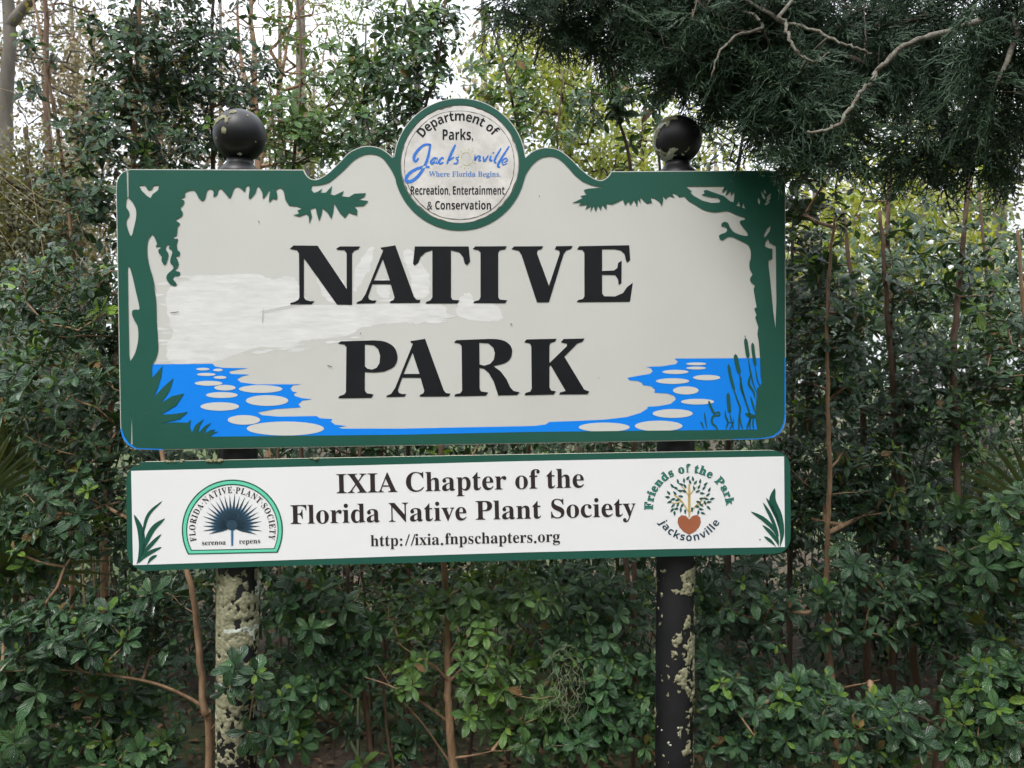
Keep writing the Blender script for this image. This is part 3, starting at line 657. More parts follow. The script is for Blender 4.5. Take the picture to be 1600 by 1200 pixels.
def vnoise(P, scale, seed=0):
    """smooth value noise, vectorised"""
    p = np.asarray(P) * scale; i = np.floor(p).astype(np.int64); f = p - i; f = f * f * (3 - 2 * f); r = 0
    for dx in (0, 1):
        for dy in (0, 1):
            for dz in (0, 1):
                h = (i[:, 0] + dx) * 374761393 + (i[:, 1] + dy) * 668265263 + (i[:, 2] + dz) * 2147483647 + seed * 1274126177
                h = (h ^ (h >> 13)) * 1274126177; h = (h ^ (h >> 16)) & 0xffff
                r = r + (h / 65535.0) * (f[:, 0] if dx else 1 - f[:, 0]) * (f[:, 1] if dy else 1 - f[:, 1]) * (f[:, 2] if dz else 1 - f[:, 2])
    return r
def fbm(P, scale, seed=0, oct=4):
    s = 0; a = 0.5; t = 0
    for k in range(oct): s = s + a * vnoise(P, scale * 2 ** k, seed + k * 17); t += a; a *= 0.55
    return s / t

def crust(name, V, Q, N, mask, thick, mats, parent, pale=None):
    """lichen: the faces of a fine surface where mask > 0, raised by an uneven thickness, their rim falling to the surface"""
    keep = (mask[Q] > 0).sum(1) >= 3
    Qk = Q[keep]
    if len(Qk) == 0: return
    h = np.clip(mask, 0, 0.09) / 0.09 * thick * (0.55 + 0.9 * fbm(V, 140.0, 9, 3)) + 0.0007
    P = V + N * h[:, None]
    ids = np.unique(Qk); mp = np.full(len(V), -1); mp[ids] = np.arange(len(ids))
    mi = (pale[Qk].mean(1) > 0).astype(int) if pale is not None else None
    me = mesh_np(name, P[ids], mp[Qk], mi=mi, mats=mats)
    o = obj(name, me, parent, sign_base); o['kind'] = 'stuff'
    return o

def fine_cyl(a0, a1, r, n, m):
    a0, a1 = np.asarray(a0, float), np.asarray(a1, float); ax = norm(a1 - a0); u = norm(np.cross(ax, [0, 1.0, 0.0])); w = np.cross(u, ax)
    th = np.arange(n) * 2 * math.pi / n; t = np.linspace(0, 1, m)
    N = np.cos(th)[:, None] * u + np.sin(th)[:, None] * w
    V = (a0 + (a1 - a0) * t[:, None])[:, None, :] + r * N[None]
    i = np.arange(m - 1)[:, None]; j = np.arange(n)[None]; j2 = (j + 1) % n
    Q = np.stack([i * n + j, i * n + j2, (i + 1) * n + j2, (i + 1) * n + j], -1).reshape(-1, 4)
    return V.reshape(-1, 3), Q, np.broadcast_to(N[None], V.shape).reshape(-1, 3)

def fine_sphere(c, r, n=150, m=80):
    ph = np.linspace(0.02, math.pi - 0.02, m)[:, None]; th = (np.arange(n) * 2 * math.pi / n)[None]
    N = np.stack([np.sin(ph) * np.cos(th), np.sin(ph) * np.sin(th), np.cos(ph) + 0 * th], -1)
    i = np.arange(m - 1)[:, None]; j = np.arange(n)[None]; j2 = (j + 1) % n
    Q = np.stack([i * n + j, (i + 1) * n + j, (i + 1) * n + j2, i * n + j2], -1).reshape(-1, 4)
    return (np.asarray(c) + r * N).reshape(-1, 3), Q, N.reshape(-1, 3)

def make_post(px_ball, py_ball, r_ball, px_low, r_px, heavy, label):
    top = on_plane([[px_ball, py_ball]], -0.078)[0]; low = on_plane([[px_low, 1150]], -0.078)[0]
    Yp = top[1]; rp = r_px / F_PX * Yp; rb = r_ball / F_PX * Yp
    ax = norm(top - low)
    foot = low + ax * ((-0.25 - low[2]) / ax[2])
    H = np.linalg.norm(top - foot)                        # height of the ball's centre along the post
    V, Q = lathe([(0, rp), (H - rb - 0.09, rp), (H - rb - 0.085, rp - 0.002)], (foot, top))
    post = obj('post', mesh_np('post', V, Q, mats=[M['post']]), sign, sign_base); tag(post, label=label)
    s = rp * 1.13
    prof = [(H - rb - 0.10, s), (H - rb - 0.04, s), (H - rb - 0.033, s * 0.985), (H - rb - 0.024, s * 0.9), (H - rb - 0.012, s * 0.70), (H - rb - 0.004, s * 0.60), (H - rb + 0.004, s * 0.60)]
    for k in range(1, 30):
        t = -math.pi / 2 + math.pi * (k + 2.2) / 32.2
        prof.append((H + rb * math.sin(t), rb * math.cos(t)))
    prof.append((H + rb, 0.0005))
    V, Q = lathe(prof, (foot, top), 48)
    fin = obj('ball_finial', mesh_np('ball_finial', V, Q, mats=[M['post']]), post, sign_base)
    # lichen on the shaft
    V, Q, N = fine_cyl(foot + ax * 0.3, top - ax * (rb + 0.1), rp + 0.0002, 190, 900)
    hh = V[:, 2]
    n1 = fbm(V, 70.0, 3 + heavy, 4); n2 = fbm(V, 24.0, 5 + heavy, 3); n3 = fbm(V, 8.0, 15 + heavy, 2)
    side = N[:, 0]
    if heavy: mask = 0.4 * n1 + 0.34 * n2 + 0.26 * n3 - 0.405 + 0.05 * np.clip((hh - 0.75) / 0.35, -1, 1) - 0.05 * np.maximum(side, 0) - 0.14 * np.clip((hh - 0.955) / 0.03, 0, 1) 
    else: mask = 0.52 * n1 + 0.32 * n2 + 0.16 * n3 - 0.585 + 0.07 * np.clip(side * 1.4, -0.4, 1) + 0.07 * np.clip((hh - 0.86) / 0.1, 0, 1) - 0.25 * np.clip((hh - 0.965) / 0.02, 0, 1)
    mask = np.where(hh > 1.03, -1, mask)
    pale = fbm(V, 14.0, 21, 3) - (0.655 if heavy else 0.7)
    crust('lichen', V, Q, N, mask, 0.0035, [M['lichen'], M['lichen_pale']], post, pale)
    # lichen on the ball and collar
    V, Q, N = fine_sphere(top, rb + 0.0002)
    n1 = fbm(V, 60.0, 31 + heavy, 3); n2 = fbm(V, 20.0, 41 + heavy, 3)
    if heavy:
        d = np.linalg.norm(V - (top + rb * norm(np.array([-0.28, -0.95, -0.08]))), axis=1)
        d2 = np.linalg.norm(V - (top + rb * norm(np.array([0.18, -0.97, -0.1]))), axis=1)
        mask = np.maximum.reduce([0.55 * n1 + 0.45 * n2 - 0.665 + 0.05 * np.clip(1 - d2 / 0.04, 0, 1), 0.12 - d / 0.010 * 0.11 + 0.1 * (n1 - 0.5)])
    else: mask = 0.45 * n1 + 0.55 * n2 - 0.545 - 0.15 * N[:, 0] + 0.02 * N[:, 2]
    crust('lichen', V, Q, N, mask, 0.002, [M['lichen_pale'], M['lichen']], fin, fbm(V, 15.0, 77, 3) - 0.52)
    V, Q, N = fine_cyl(top - ax * (rb + 0.10), top - ax * (rb + 0.038), s + 0.0002, 170, 46)
    mask = 0.5 * fbm(V, 60.0, 51 + heavy, 3) + 0.5 * fbm(V, 18.0, 61 + heavy, 3) - (0.63 if heavy else 0.50)
    crust('lichen', V, Q, N, mask, 0.0018, [M['lichen_pale'], M['lichen']], fin, fbm(V, 15.0, 87, 3) - 0.5)
    return post
make_post(362.3, 198.8, 40.5, 357.5, 29.6, 1, 'black post crusted almost all over with sage lichen')
make_post(1069.5, 206.0, 37.3, 1063.3, 29.0, 0, 'black post with scattered flecks of lichen')

# lichen tufts on the top rim of the lower board
rt = np.random.default_rng(8)
for (x0, x1, n) in ((214, 222, 4), (258, 274, 8), (280, 292, 6), (325, 352, 16), (486, 496, 4)):
    for k in range(n):
        x = rt.uniform(x0, x1); ytop = 721.5 - (x - 226) * 0.0188 + (5.0 if x < 222 else 0)
        c = on_plane([[x, ytop + rt.uniform(-1.2, 2.2)]], rt.uniform(-0.006, 0.001))[0]; R = rt.uniform(0.002, 0.006)
        V, Q, N = fine_sphere(c, 1.0, 14, 9)
        V = c + N * (R * (0.6 + 0.8 * fbm(N * 1.0 + c * 50, 2.5, k, 2)))[:, None] * np.array([1.2, 0.8, 0.75])
        o = obj('lichen', mesh_np('lichen', V, Q, mats=[M['lichen']]), lower, sign_base)

# ------------------------------------------------------------------ plants: leaves, growth
def leaf_template(curl=0.12, fold=0.18, wide=0.27, tip=0.62):
    """obovate leaf, unit length along +Y, normal +Z: 11 points, 12 triangles"""
    t = np.array([0.0, 0.28, tip, 0.86, 1.0]); w = np.array([0, wide * 0.62, wide, wide * 0.66, 0])
    zc = -curl * t ** 2 + 0.02
    mid = np.c_[np.zeros(5), t, zc]
    Lf = np.c_[-w[1:4], t[1:4], zc[1:4] + fold * w[1:4]]; Rt = np.c_[w[1:4], t[1:4], zc[1:4] + fold * w[1:4]]
    V = np.vstack([mid, Lf, Rt])
    T = []
    for s, o in ((-1, 5), (1, 8)):
        q = [(0, 1, o), (1, o + 1, o), (1, 2, o + 1), (2, o + 2, o + 1), (2, 3, o + 2), (3, 4, o + 2)]
        T += [(a, b, c) if s < 0 else (a, c, b) for a, b, c in q]
    uv = np.vstack([np.c_[np.full(5, 0.5), t], np.c_[np.zeros(3), t[1:4]], np.c_[np.ones(3), t[1:4]]])
    return V, np.array(T), uv
def leaf_simple(curl=0.1, wide=0.26):
    V = np.array([(0, 0, 0), (-wide, 0.5, 0.04), (0, 0.5, -curl * .3), (wide, 0.5, 0.04), (0, 1, -curl)]); T = np.array([(0, 2, 1), (0, 3, 2), (1, 2, 4), (2, 3, 4)])
    return V, T, np.array([(0.5, 0), (0, .5), (.5, .5), (1, .5), (.5, 1)])
LEAF = [leaf_template(0.14, 0.30, 0.25), leaf_template(0.28, 0.18, 0.235, 0.58), leaf_template(0.06, 0.45, 0.225, 0.64), leaf_template(0.38, 0.34, 0.25)]
LEAFS = [leaf_simple(0.1), leaf_simple(0.25, 0.24)]

class Leaves:
    """arrays of leaves: origin, direction, normal, length, kind (material)"""
    def __init__(self): self.o = []; self.d = []; self.n = []; self.l = []; self.k = []
    def add(self, o, d, n, l, k): self.o.append(o); self.d.append(d); self.n.append(n); self.l.append(l); self.k.append(k)
    def done(self):
        o = np.vstack(self.o); d = norm(np.vstack(self.d)); n = np.vstack(self.n); n = norm(n - d * np.sum(n * d, 1, keepdims=True))
        return o, d, n, np.concatenate(self.l), np.concatenate(self.k)

def join_leaves(name, data, templates, mats, base, parent, seed=0):
    o, d, n, l, k = data
    if len(o) == 0: return None
    r = np.random.default_rng(seed); pick = r.integers(0, len(templates), len(o)); x = np.cross(d, n)
    VV = []; TT = []; UU = []; KK = []; c = 0
    for i, (V, T, uv) in enumerate(templates):
        s = pick == i; m = int(s.sum())
        if not m: continue
        P = o[s][:, None] + l[s][:, None, None] * (V[None, :, :1] * x[s][:, None] + V[None, :, 1:2] * d[s][:, None] + V[None, :, 2:] * n[s][:, None])
        VV.append(P.reshape(-1, 3)); TT.append((T[None] + (np.arange(m) * len(V))[:, None, None]).reshape(-1, 3) + c); c += m * len(V)
        UU.append(np.tile(uv[T].reshape(-1, 2), (m, 1))); KK.append(np.repeat(k[s], len(T)))
    me = mesh_np(name, np.vstack(VV) - np.array(base), np.vstack(TT), np.vstack(UU), np.concatenate(KK), mats)
    ob = obj(name, me, parent); ob['kind'] = 'stuff'
    return ob

def rosette(LV, rng, P, ax, size, n, yng=0.12, drop=0.0):
    """a whorl of leaves at a twig's end, the youngest small and upright at its centre"""
    ax = ax / np.linalg.norm(ax)
    u = norm(np.cross(ax, rng.normal(size=3))); w = np.cross(ax, u)
    i = np.arange(n); th = i * 2.399 + rng.uniform(0, 6.28) + rng.normal(0, 0.15, n)
    f = i / max(n - 1, 1)                                         # 0 oldest (outer) .. 1 youngest
    el = np.radians(-8 + 62 * f ** 1.4 - drop) + rng.normal(0, 0.16, n)
    rad = np.cos(th)[:, None] * u + np.sin(th)[:, None] * w
    d = np.cos(el)[:, None] * rad + np.sin(el)[:, None] * ax
    d[:, 2] -= 0.10
    L = size * (1.05 - 0.5 * f ** 2) * rng.uniform(0.78, 1.15, n)
    o = P + ax * (f * size * 0.35)[:, None] + rad * 0.003
    young = (f > 0.75) & (rng.random() < yng * 3)
    L = np.where(young, L * 0.8, L)
    if rng.random() < 0.05: young = f > 0.15
    LV.add(o, d, ax * np.cos(el)[:, None] - rad * np.sin(el)[:, None] + rng.normal(0, 0.12, (n, 3)), L, young.astype(int))

def twig_leaves(LV, rng, path, size, step=0.028, start=0.4):
    """opposite pairs along a twig"""
    seg = np.diff(path, axis=0); ln = np.linalg.norm(seg, axis=1); s = np.r_[0, np.cumsum(ln)]
    tt = np.arange(s[-1] * start, s[-1] * 0.94, step)
    if len(tt) == 0: return
    P = np.stack([np.interp(tt, s, path[:, k]) for k in range(3)], -1)
    D = norm(np.stack([np.interp(tt, (s[1:] + s[:-1]) / 2, seg[:, k] / ln) for k in range(3)], -1))
    up = np.array([0, -0.25, 1.0])
    for side in (1, -1):
        a = rng.uniform(0, 6.28, len(tt)); q = norm(np.cross(D, up) + rng.normal(0, 0.35, D.shape)) * side
        d = q * 0.85 + D * 0.55 + np.array([0, 0, 0.12])
        keep = rng.random(len(tt)) < 0.8
        if keep.any(): LV.add(P[keep], d[keep], (np.tile(up, (len(tt), 1)) + rng.normal(0, 0.3, D.shape))[keep], size * rng.uniform(0.6, 1.0, keep.sum()), np.zeros(keep.sum(), int))

def grow(stems, targets, rng, step=0.07, sag=0.25, upw=0.7):
    """join each target to the nearest part of the plant by a bowed branch; returns branch paths with parents"""
    pos = []; par = []
    for s in stems:
        p = np.asarray(s, float); seg = np.linalg.norm(np.diff(p, axis=0), axis=1); L = np.r_[0, np.cumsum(seg)]
        t = np.arange(0, L[-1], step * 0.6); q = np.stack([np.interp(t, L, p[:, k]) for k in range(3)], -1); pos.append(q)
    N = np.vstack(pos); cap = len(N) + len(targets) * 14
    A = np.empty((cap, 3)); A[:len(N)] = N; n = len(N); parent = -np.ones(cap, int); load = np.zeros(cap)
    dmin = np.array([np.min(np.linalg.norm(N - t, axis=1)) for t in targets]); order = np.argsort(dmin + rng.normal(0, 0.04, len(dmin)))
    paths = []
    for ti in order:
        t = targets[ti]; v = A[:n] - t; dist = np.linalg.norm(v, axis=1)
        cost = dist + upw * np.maximum(0, v[:, 2] + 0.25 * np.linalg.norm(v[:, :2], axis=1))
        j = int(np.argmin(cost)); a = A[j]; L = dist[j]
        m = int(np.clip(round(L / step), 1, 13)); k = np.arange(1, m + 1)[:, None] / m
        ctrl = a + (t - a) * 0.5 + np.array([0, 0, -sag * L * 0.35]) + rng.normal(0, 0.06 * L, 3)
        q = (1 - k) ** 2 * a + 2 * k * (1 - k) * ctrl + k ** 2 * t; q[:-1] += rng.normal(0, 0.008 * min(1, L * 4), (m - 1, 3))
        A[n:n + m] = q; parent[n] = j; parent[n + 1:n + m] = np.arange(n, n + m - 1); paths.append((ti, j, n, n + m)); n += m
    for ti, j, s, e in reversed(paths):
        c = 1.0
        for i in range(e - 1, s - 1, -1): load[i] += c if i == e - 1 else load[i + 1]
        load[j] += load[s] if j >= len(N) else 0
    return A, parent, load, paths, len(N)

def ellipsoids(rng, env):
    out = []
    for (c, r, n) in env:
        v = rng.normal(size=(n, 3)); v = norm(v) * (rng.uniform(0.05, 1, (n, 1)) ** (1 / 2.2)); out.append(np.asarray(c) + v * np.asarray(r))
    return np.vstack(out)

BOARD_BOX = ((183, 255, 1230, 702), (200, 708, 1237, 886), (615, 153, 822, 300))
def pick_visible(data, nmax, zbuf):
    """the leaves that show largest from the viewer's side: near, unhidden by boards and by nearer leaves"""
    o, d, n, l, k = data
    c = o + d * (l * 0.5)[:, None]; px = 800 + c[:, 0] / c[:, 1] * F_PX; py = 600 - (c[:, 2] - CAM_Z) / c[:, 1] * F_PX
    ok = (px > 0) & (px < 1600) & (py > 0) & (py < 1200)
    for x0, y0, x1, y1 in BOARD_BOX: ok &= ~((px > x0) & (px < x1) & (py > y0) & (py < y1) & (c[:, 1] > 2.2))
    cell = (np.clip(px, 0, 1599) // 14).astype(int), (np.clip(py, 0, 1199) // 14).astype(int)
    hidden = c[:, 1] > zbuf[cell] + 0.03
    face = np.abs(np.sum(n * norm(c - np.array([0, 0, CAM_Z])), 1))
    score = (l / c[:, 1]) ** 2 * (0.25 + face) * np.where(ok, 1, 0) * np.where(hidden, 0.15, 1)
    idx = np.argsort(-score)[:nmax]
    return idx[score[idx] > 0]
def splat(zbuf, data):
    o, d, n, l, k = data; c = o + d * (l * 0.5)[:, None]
    px = 800 + c[:, 0] / c[:, 1] * F_PX; py = 600 - (c[:, 2] - CAM_Z) / c[:, 1] * F_PX
    ok = (px >= 0) & (px < 1600) & (py >= 0) & (py < 1200) & (c[:, 1] > 0.3)
    np.minimum.at(zbuf, ((px[ok] // 14).astype(int), (py[ok] // 14).astype(int)), c[ok, 1])

# shared single-leaf meshes
def single_leaf_meshes(tag_, mats):
    out = []
    for ki, m in enumerate(mats):
        out.append([mesh_np('leaf', V, T, uv[T].reshape(-1, 2), None, [m]) for V, T, uv in LEAF])
    return out

G = lambda *c: tuple(c)
M['leaf_a'] = leaf_mat('leaf_dark_green', [(0.017, 0.046, 0.022), (0.028, 0.080, 0.034), (0.046, 0.116, 0.042), (0.074, 0.155, 0.052)], trans=0.09)
M['leaf_b'] = leaf_mat('leaf_deep_green', [(0.014, 0.037, 0.020), (0.022, 0.060, 0.030), (0.034, 0.088, 0.038), (0.052, 0.115, 0.044)], trans=0.08)
M['leaf_c'] = leaf_mat('leaf_mid_green', [(0.036, 0.085, 0.028), (0.058, 0.130, 0.036), (0.084, 0.17, 0.046), (0.11, 0.20, 0.052)], trans=0.16)
M['leaf_y'] = leaf_mat('leaf_young_green', [(0.11, 0.23, 0.040), (0.16, 0.29, 0.055), (0.20, 0.32, 0.05)], trans=0.3, tcol=(1.5, 1.4, 0.7))
M['leaf_dry'] = leaf_mat('leaf_dry_brown', [(0.10, 0.055, 0.025), (0.17, 0.10, 0.04), (0.22, 0.17, 0.05)], trans=0.1, rough=0.5, spec=0.4)
M['bark_tan'] = bark_mat('bark_tan', (0.14, 0.080, 0.044), (0.25, 0.155, 0.088), (0.31, 0.21, 0.13), 55.0, lichen=0.33)
M['bark_red'] = bark_mat('bark_red_brown', (0.065, 0.038, 0.026), (0.115, 0.070, 0.046), (0.165, 0.11, 0.075), 55.0)
M['bark_dark'] = bark_mat('bark_dark', (0.045, 0.032, 0.024), (0.085, 0.060, 0.045), (0.12, 0.09, 0.07), 40.0)
M['bark_grey'] = bark_mat('bark_grey', (0.075, 0.066, 0.055), (0.125, 0.11, 0.09), (0.17, 0.155, 0.13), 9.0)
SINGLE = {}
zbuf = np.full((115, 86), 99.0)
SHRUBS = []

def shrub(label, stems, env, leaf='leaf_a', bark='bark_tan', size=0.047, seed=0, group=None, extra=(), stem_r=0.012, nleaf=8, yng=0.12, indiv=300, face=0.45, main=()):
    """stems: polylines with a base radius; env: ellipsoids of foliage"""
    rng = np.random.default_rng(seed)
    base = np.array(stems[0][0][0]); base[2] = 0.0
    root = empty('shrub', base); tag(root, label, 'shrub', group)
    tg = ellipsoids(rng, env) if env else np.zeros((0, 3))
    if len(extra): tg = np.vstack([tg, np.array([e for e in extra])])
    tg = tg[tg[:, 2] > 0.08]
    sm = []
    for pts, r0 in stems:
        q = np.array(pts, float); q[1:-1, 0] += rng.normal(0, 0.003 if indiv > 100 else 0.05, len(q) - 2); q[1:-1, 1] += rng.normal(0, 0.008 if indiv > 100 else 0.03, len(q) - 2); p = smooth_line(q, 6); p[1:-1] += rng.normal(0, 0.0016, p[1:-1].shape); sm.append(p)
        tb = Tubes(); tb.add(p, np.linspace(r0, r0 * 0.35, len(p)), 8)
        obj('stem', tb.mesh('stem', [M[bark]]), root, base)
    for pts, r0 in main:
        p = smooth_line(pts, 5); sm.append(p); tb = Tubes(); tb.add(p, np.linspace(r0, r0 * 0.18, len(p)), 6)
        obj('branch', tb.mesh('branch', [M[bark]]), root, base)
    A, parent, load, paths, ns = grow(sm, tg, rng)
    tb = Tubes(); LV = Leaves(); axis_xy = base[:2]
    for ti, j, s, e in paths:
        pts = np.vstack([A[j], A[s:e]]); r = 0.0011 * np.maximum(load[s:e], 1) ** 0.46; r = np.r_[r[0] * 1.05, r]
        tb.add(pts, r, 4 if load[s] < 6 else 5)
        P = pts[-1]; tw = norm(pts[-1] - pts[-2])
        out = np.array([P[0] - axis_xy[0], P[1] - axis_xy[1], 0]); out = out / max(np.linalg.norm(out), 0.1)
        ax = tw * 0.35 + np.array([0, 0, 0.55]) + out * 0.3 + np.array([0, -face, 0]) + rng.normal(0, 0.28, 3)
        sz = size * rng.choice([0.62, 0.8, 0.95, 1.05, 1.25]) * rng.uniform(0.9, 1.1)
        rosette(LV, rng, P, ax, sz, int(rng.integers(nleaf - 2, nleaf + 3)), yng)
        twig_leaves(LV, rng, pts[-4:] if len(pts) > 4 else pts, sz * 0.92)
    if tb.n:
        ob = obj('branching', tb.mesh('branching', [M[bark]]), root, base); ob['kind'] = 'stuff'
    if LV.o:
        data = LV.done(); data[4][rng.random(len(data[4])) < 0.012] = 2; splat(zbuf, data); SHRUBS.append((root, base, data, leaf, indiv, seed))
    return root

def finish_shrubs():
    for root, base, data, leaf, indiv, seed in SHRUBS:
        mats = [M[leaf], M['leaf_y'], M['leaf_dry']]
        if leaf not in SINGLE: SINGLE[leaf] = single_leaf_meshes(leaf, mats)
        idx = pick_visible(data, indiv, zbuf); o, d, n, l, k = data
        rr = np.random.default_rng(seed + 500); x = np.cross(d, n)
        for i in idx:
            ob = bpy.data.objects.new('leaf', SINGLE[leaf][k[i]][rr.integers(0, len(LEAF))])
            m = Matrix.Identity(4); s = l[i]
            for c in range(3): m[c][0] = x[i][c] * s; m[c][1] = d[i][c] * s; m[c][2] = n[i][c] * s; m[c][3] = o[i][c] - base[c]
            ob.matrix_basis = m; ob.parent = root; COL.objects.link(ob)
        rest = np.ones(len(o), bool); rest[idx] = False
        join_leaves('foliage', (o[rest], d[rest], n[rest], l[rest], k[rest]), LEAF, mats, base, root, seed)

def ground_stem(px, py_list, Y):
    """a stem seen at the given picture points, at depth Y, carried down to the ground"""
    pts = [at(x, y, Y + dy) for x, y, dy in py_list]
    p0 = pts[0].copy(); p0[2] = -0.05; p0[0] += (px - py_list[0][0]) / F_PX * Y
    return [p0] + pts

# ------------------------------------------------------------------ ground
def ground_mat():
    m, nt, p, out = new_mat('leaf_litter_and_grass'); L = nt.links
    tc = nd(nt, 'ShaderNodeTexCoord')
    n1 = nd(nt, 'ShaderNodeTexNoise', inp={'Scale': 0.35, 'Detail': 4.0}); n2 = nd(nt, 'ShaderNodeTexNoise', inp={'Scale': 38.0, 'Detail': 6.0, 'Roughness': 0.7})
    L.new(tc.outputs['Object'], n1.inputs['Vector']); L.new(tc.outputs['Object'], n2.inputs['Vector'])
    r1 = ramp(nt, [(0.3, (0.03, 0.022, 0.015)), (0.55, (0.07, 0.05, 0.032)), (0.75, (0.13, 0.10, 0.065))]); r2 = ramp(nt, [(0.3, (0.03, 0.05, 0.015)), (0.7, (0.09, 0.13, 0.035))])
    L.new(n2.outputs['Fac'], r1.inputs[0]); L.new(n2.outputs['Fac'], r2.inputs[0])
    f = ramp(nt, [(0.45, (0, 0, 0)), (0.56, (1, 1, 1))]); L.new(n1.outputs['Fac'], f.inputs[0])
    mx = nd(nt, 'ShaderNodeMix', data_type='RGBA'); L.new(f.outputs['Color'], mx.inputs['Factor']); L.new(r1.outputs['Color'], mx.inputs['A']); L.new(r2.outputs['Color'], mx.inputs['B'])
    L.new(mx.outputs['Result'], p.inputs['Base Color']); p.inputs['Roughness'].default_value = 0.95
    b = nd(nt, 'ShaderNodeBump', inp={'Strength': 0.8, 'Distance': 0.02}); L.new(n2.outputs['Fac'], b.inputs['Height']); L.new(b.outputs[0], p.inputs['Normal'])
    return m
gx = np.concatenate([np.linspace(-300, -12, 12), np.linspace(-11, 11, 56), np.linspace(12, 300, 12)])
X, Yg = np.meshgrid(gx, gx); Vg = np.stack([X.ravel(), Yg.ravel() + 3, np.zeros(X.size)], -1)
Vg[:, 2] = (fbm(Vg, 0.9, 4, 3) - 0.5) * 0.10 - 0.02
ng = len(gx); ii, jj = np.meshgrid(np.arange(ng - 1), np.arange(ng - 1), indexing='ij'); Qg = np.stack([ii * ng + jj, ii * ng + jj + 1, (ii + 1) * ng + jj + 1, (ii + 1) * ng + jj], -1).reshape(-1, 4)
tag(obj('ground', mesh_np('ground', Vg, Qg, mats=[ground_mat()])), kind='structure')

# ------------------------------------------------------------------ the hedge round the sign
def E(px, py, Y, rx, ry, rd, n): return (at(px, py, Y), (rx / F_PX * Y, rd, ry / F_PX * Y), n)
def S(Y, *pts):
    """a stem through picture points (x, y[, extra depth]) starting on the ground"""
    P = [at(p[0], p[1], Y + (p[2] if len(p) > 2 else 0)) for p in pts]
    if P[0][2] > 0.02:
        g = P[0].copy(); g[2] = -0.06; P = [g] + P
    return P
ROW = 'glossy evergreen shrubs growing close round the sign'
D = 1.0
shrub('low shrub with whorled glossy leaves beside the bare tan side branch', [(S(2.80, (0, 1150), (30, 900), (60, 700, .05), (70, 560, .1)), .013), (S(2.72, (-60, 1150), (-40, 900), (-10, 760)), .011)],
      [E(40, 590, 2.85, 120, 80, .22, 60), E(40, 860, 2.78, 110, 100, .2, 42), E(50, 1080, 2.55, 130, 110, .18, 105), E(190, 1140, 2.6, 110, 80, .15, 75), E(70, 1200, 2.6, 130, 50, .15, 40), E(-120, 900, 2.8, 100, 300, .3, 80)], 'leaf_a', 'bark_tan', .050, 1, ROW)
shrub('shrub with curved tan stem rising beside the lichen crusted post', [(S(2.52, (325, 1140), (322, 1105), (312, 1000), (298, 920), (285, 850, .03), (250, 700, .1), (210, 500, .15), (190, 420, .2)), .013)],
      [E(115, 470, 2.72, 115, 95, .2, 80), E(120, 640, 2.66, 110, 90, .2, 80), E(110, 800, 2.6, 100, 90, .18, 75), E(250, 950, 2.62, 70, 70, .15, 32), E(130, 985, 2.5, 130, 65, .14, 70), E(375, 1062, 2.21, 48, 26, .03, 6), E(420, 1130, 2.3, 40, 60, .05, 9)],
      'leaf_b', 'bark_tan', .049, 2, ROW, main=[([at(322, 1108, 2.52), at(290, 1088, 2.50), at(235, 1066, 2.46), at(150, 1052, 2.44), at(70, 1046, 2.44), at(-20, 1052, 2.46)], .0065), ([at(330, 1140, 2.52), at(360, 1100, 2.42), at(372, 1075, 2.24)], .003)])
shrub('leafy shrub with two slender brown stems under the arched palm logo', [(S(2.62, (585, 1230), (572, 1100), (554, 1000), (546, 900), (556, 760, .1), (580, 520, .3)), .011), (S(2.60, (614, 1230), (606, 1140), (601, 1060), (610, 960, .05)), .0075)],
      [E(480, 945, 2.5, 80, 55, .15, 40), E(470, 1090, 2.5, 90, 90, .14, 62), E(610, 1150, 2.68, 80, 60, .12, 26), E(560, 1010, 2.56, 80, 70, .12, 26), E(570, 520, 2.95, 190, 210, .22, 120), E(540, 930, 3.0, 130, 80, .2, 40)], 'leaf_a', 'bark_red', .047, 3, ROW)
J = lambda *p: [at(x, y, Y) for x, y, Y in p]
shrub('open shrub with straight pale tan trunk and forked side branches below the lower board', [(S(2.50, (708, 1230), (704, 1129), (703, 1064), (700, 980), (694, 890), (692, 780, .06), (684, 520, .25), (700, 330, .35)), .0155)],
      [E(780, 925, 2.5, 100, 50, .12, 42), E(800, 1110, 2.44, 80, 75, .1, 34), E(640, 950, 2.52, 70, 45, .1, 14), E(745, 1010, 2.42, 60, 60, .08, 13), E(640, 1035, 2.45, 50, 50, .08, 10), E(700, 520, 3.0, 190, 210, .22, 110), E(760, 1000, 3.0, 160, 160, .2, 50)], 'leaf_c', 'bark_tan', .046, 4, ROW,
      main=[(J((703, 1066, 2.5), (680, 1042, 2.48), (643, 1020, 2.44), (620, 1004, 2.42)), .0055), (J((704, 1064, 2.5), (722, 1045, 2.48), (745, 1027, 2.44), (760, 1005, 2.42)), .0055), (J((704, 1131, 2.5), (660, 1098, 2.46), (608, 1071, 2.42), (570, 1058, 2.4)), .005), (J((705, 1129, 2.5), (735, 1107, 2.47), (787, 1094, 2.42), (815, 1085, 2.40)), .006),
            (J((699, 960, 2.5), (675, 936, 2.48), (652, 908, 2.46), (628, 880, 2.46)), .004), (J((703, 1020, 2.5), (722, 992, 2.5), (741, 970, 2.5)), .0045), (J((705, 1185, 2.5), (740, 1180, 2.44), (775, 1172, 2.40)), .005), (J((702, 1190, 2.5), (660, 1130, 2.46), (620, 1085, 2.44), (590, 1040, 2.43)), .0035)])
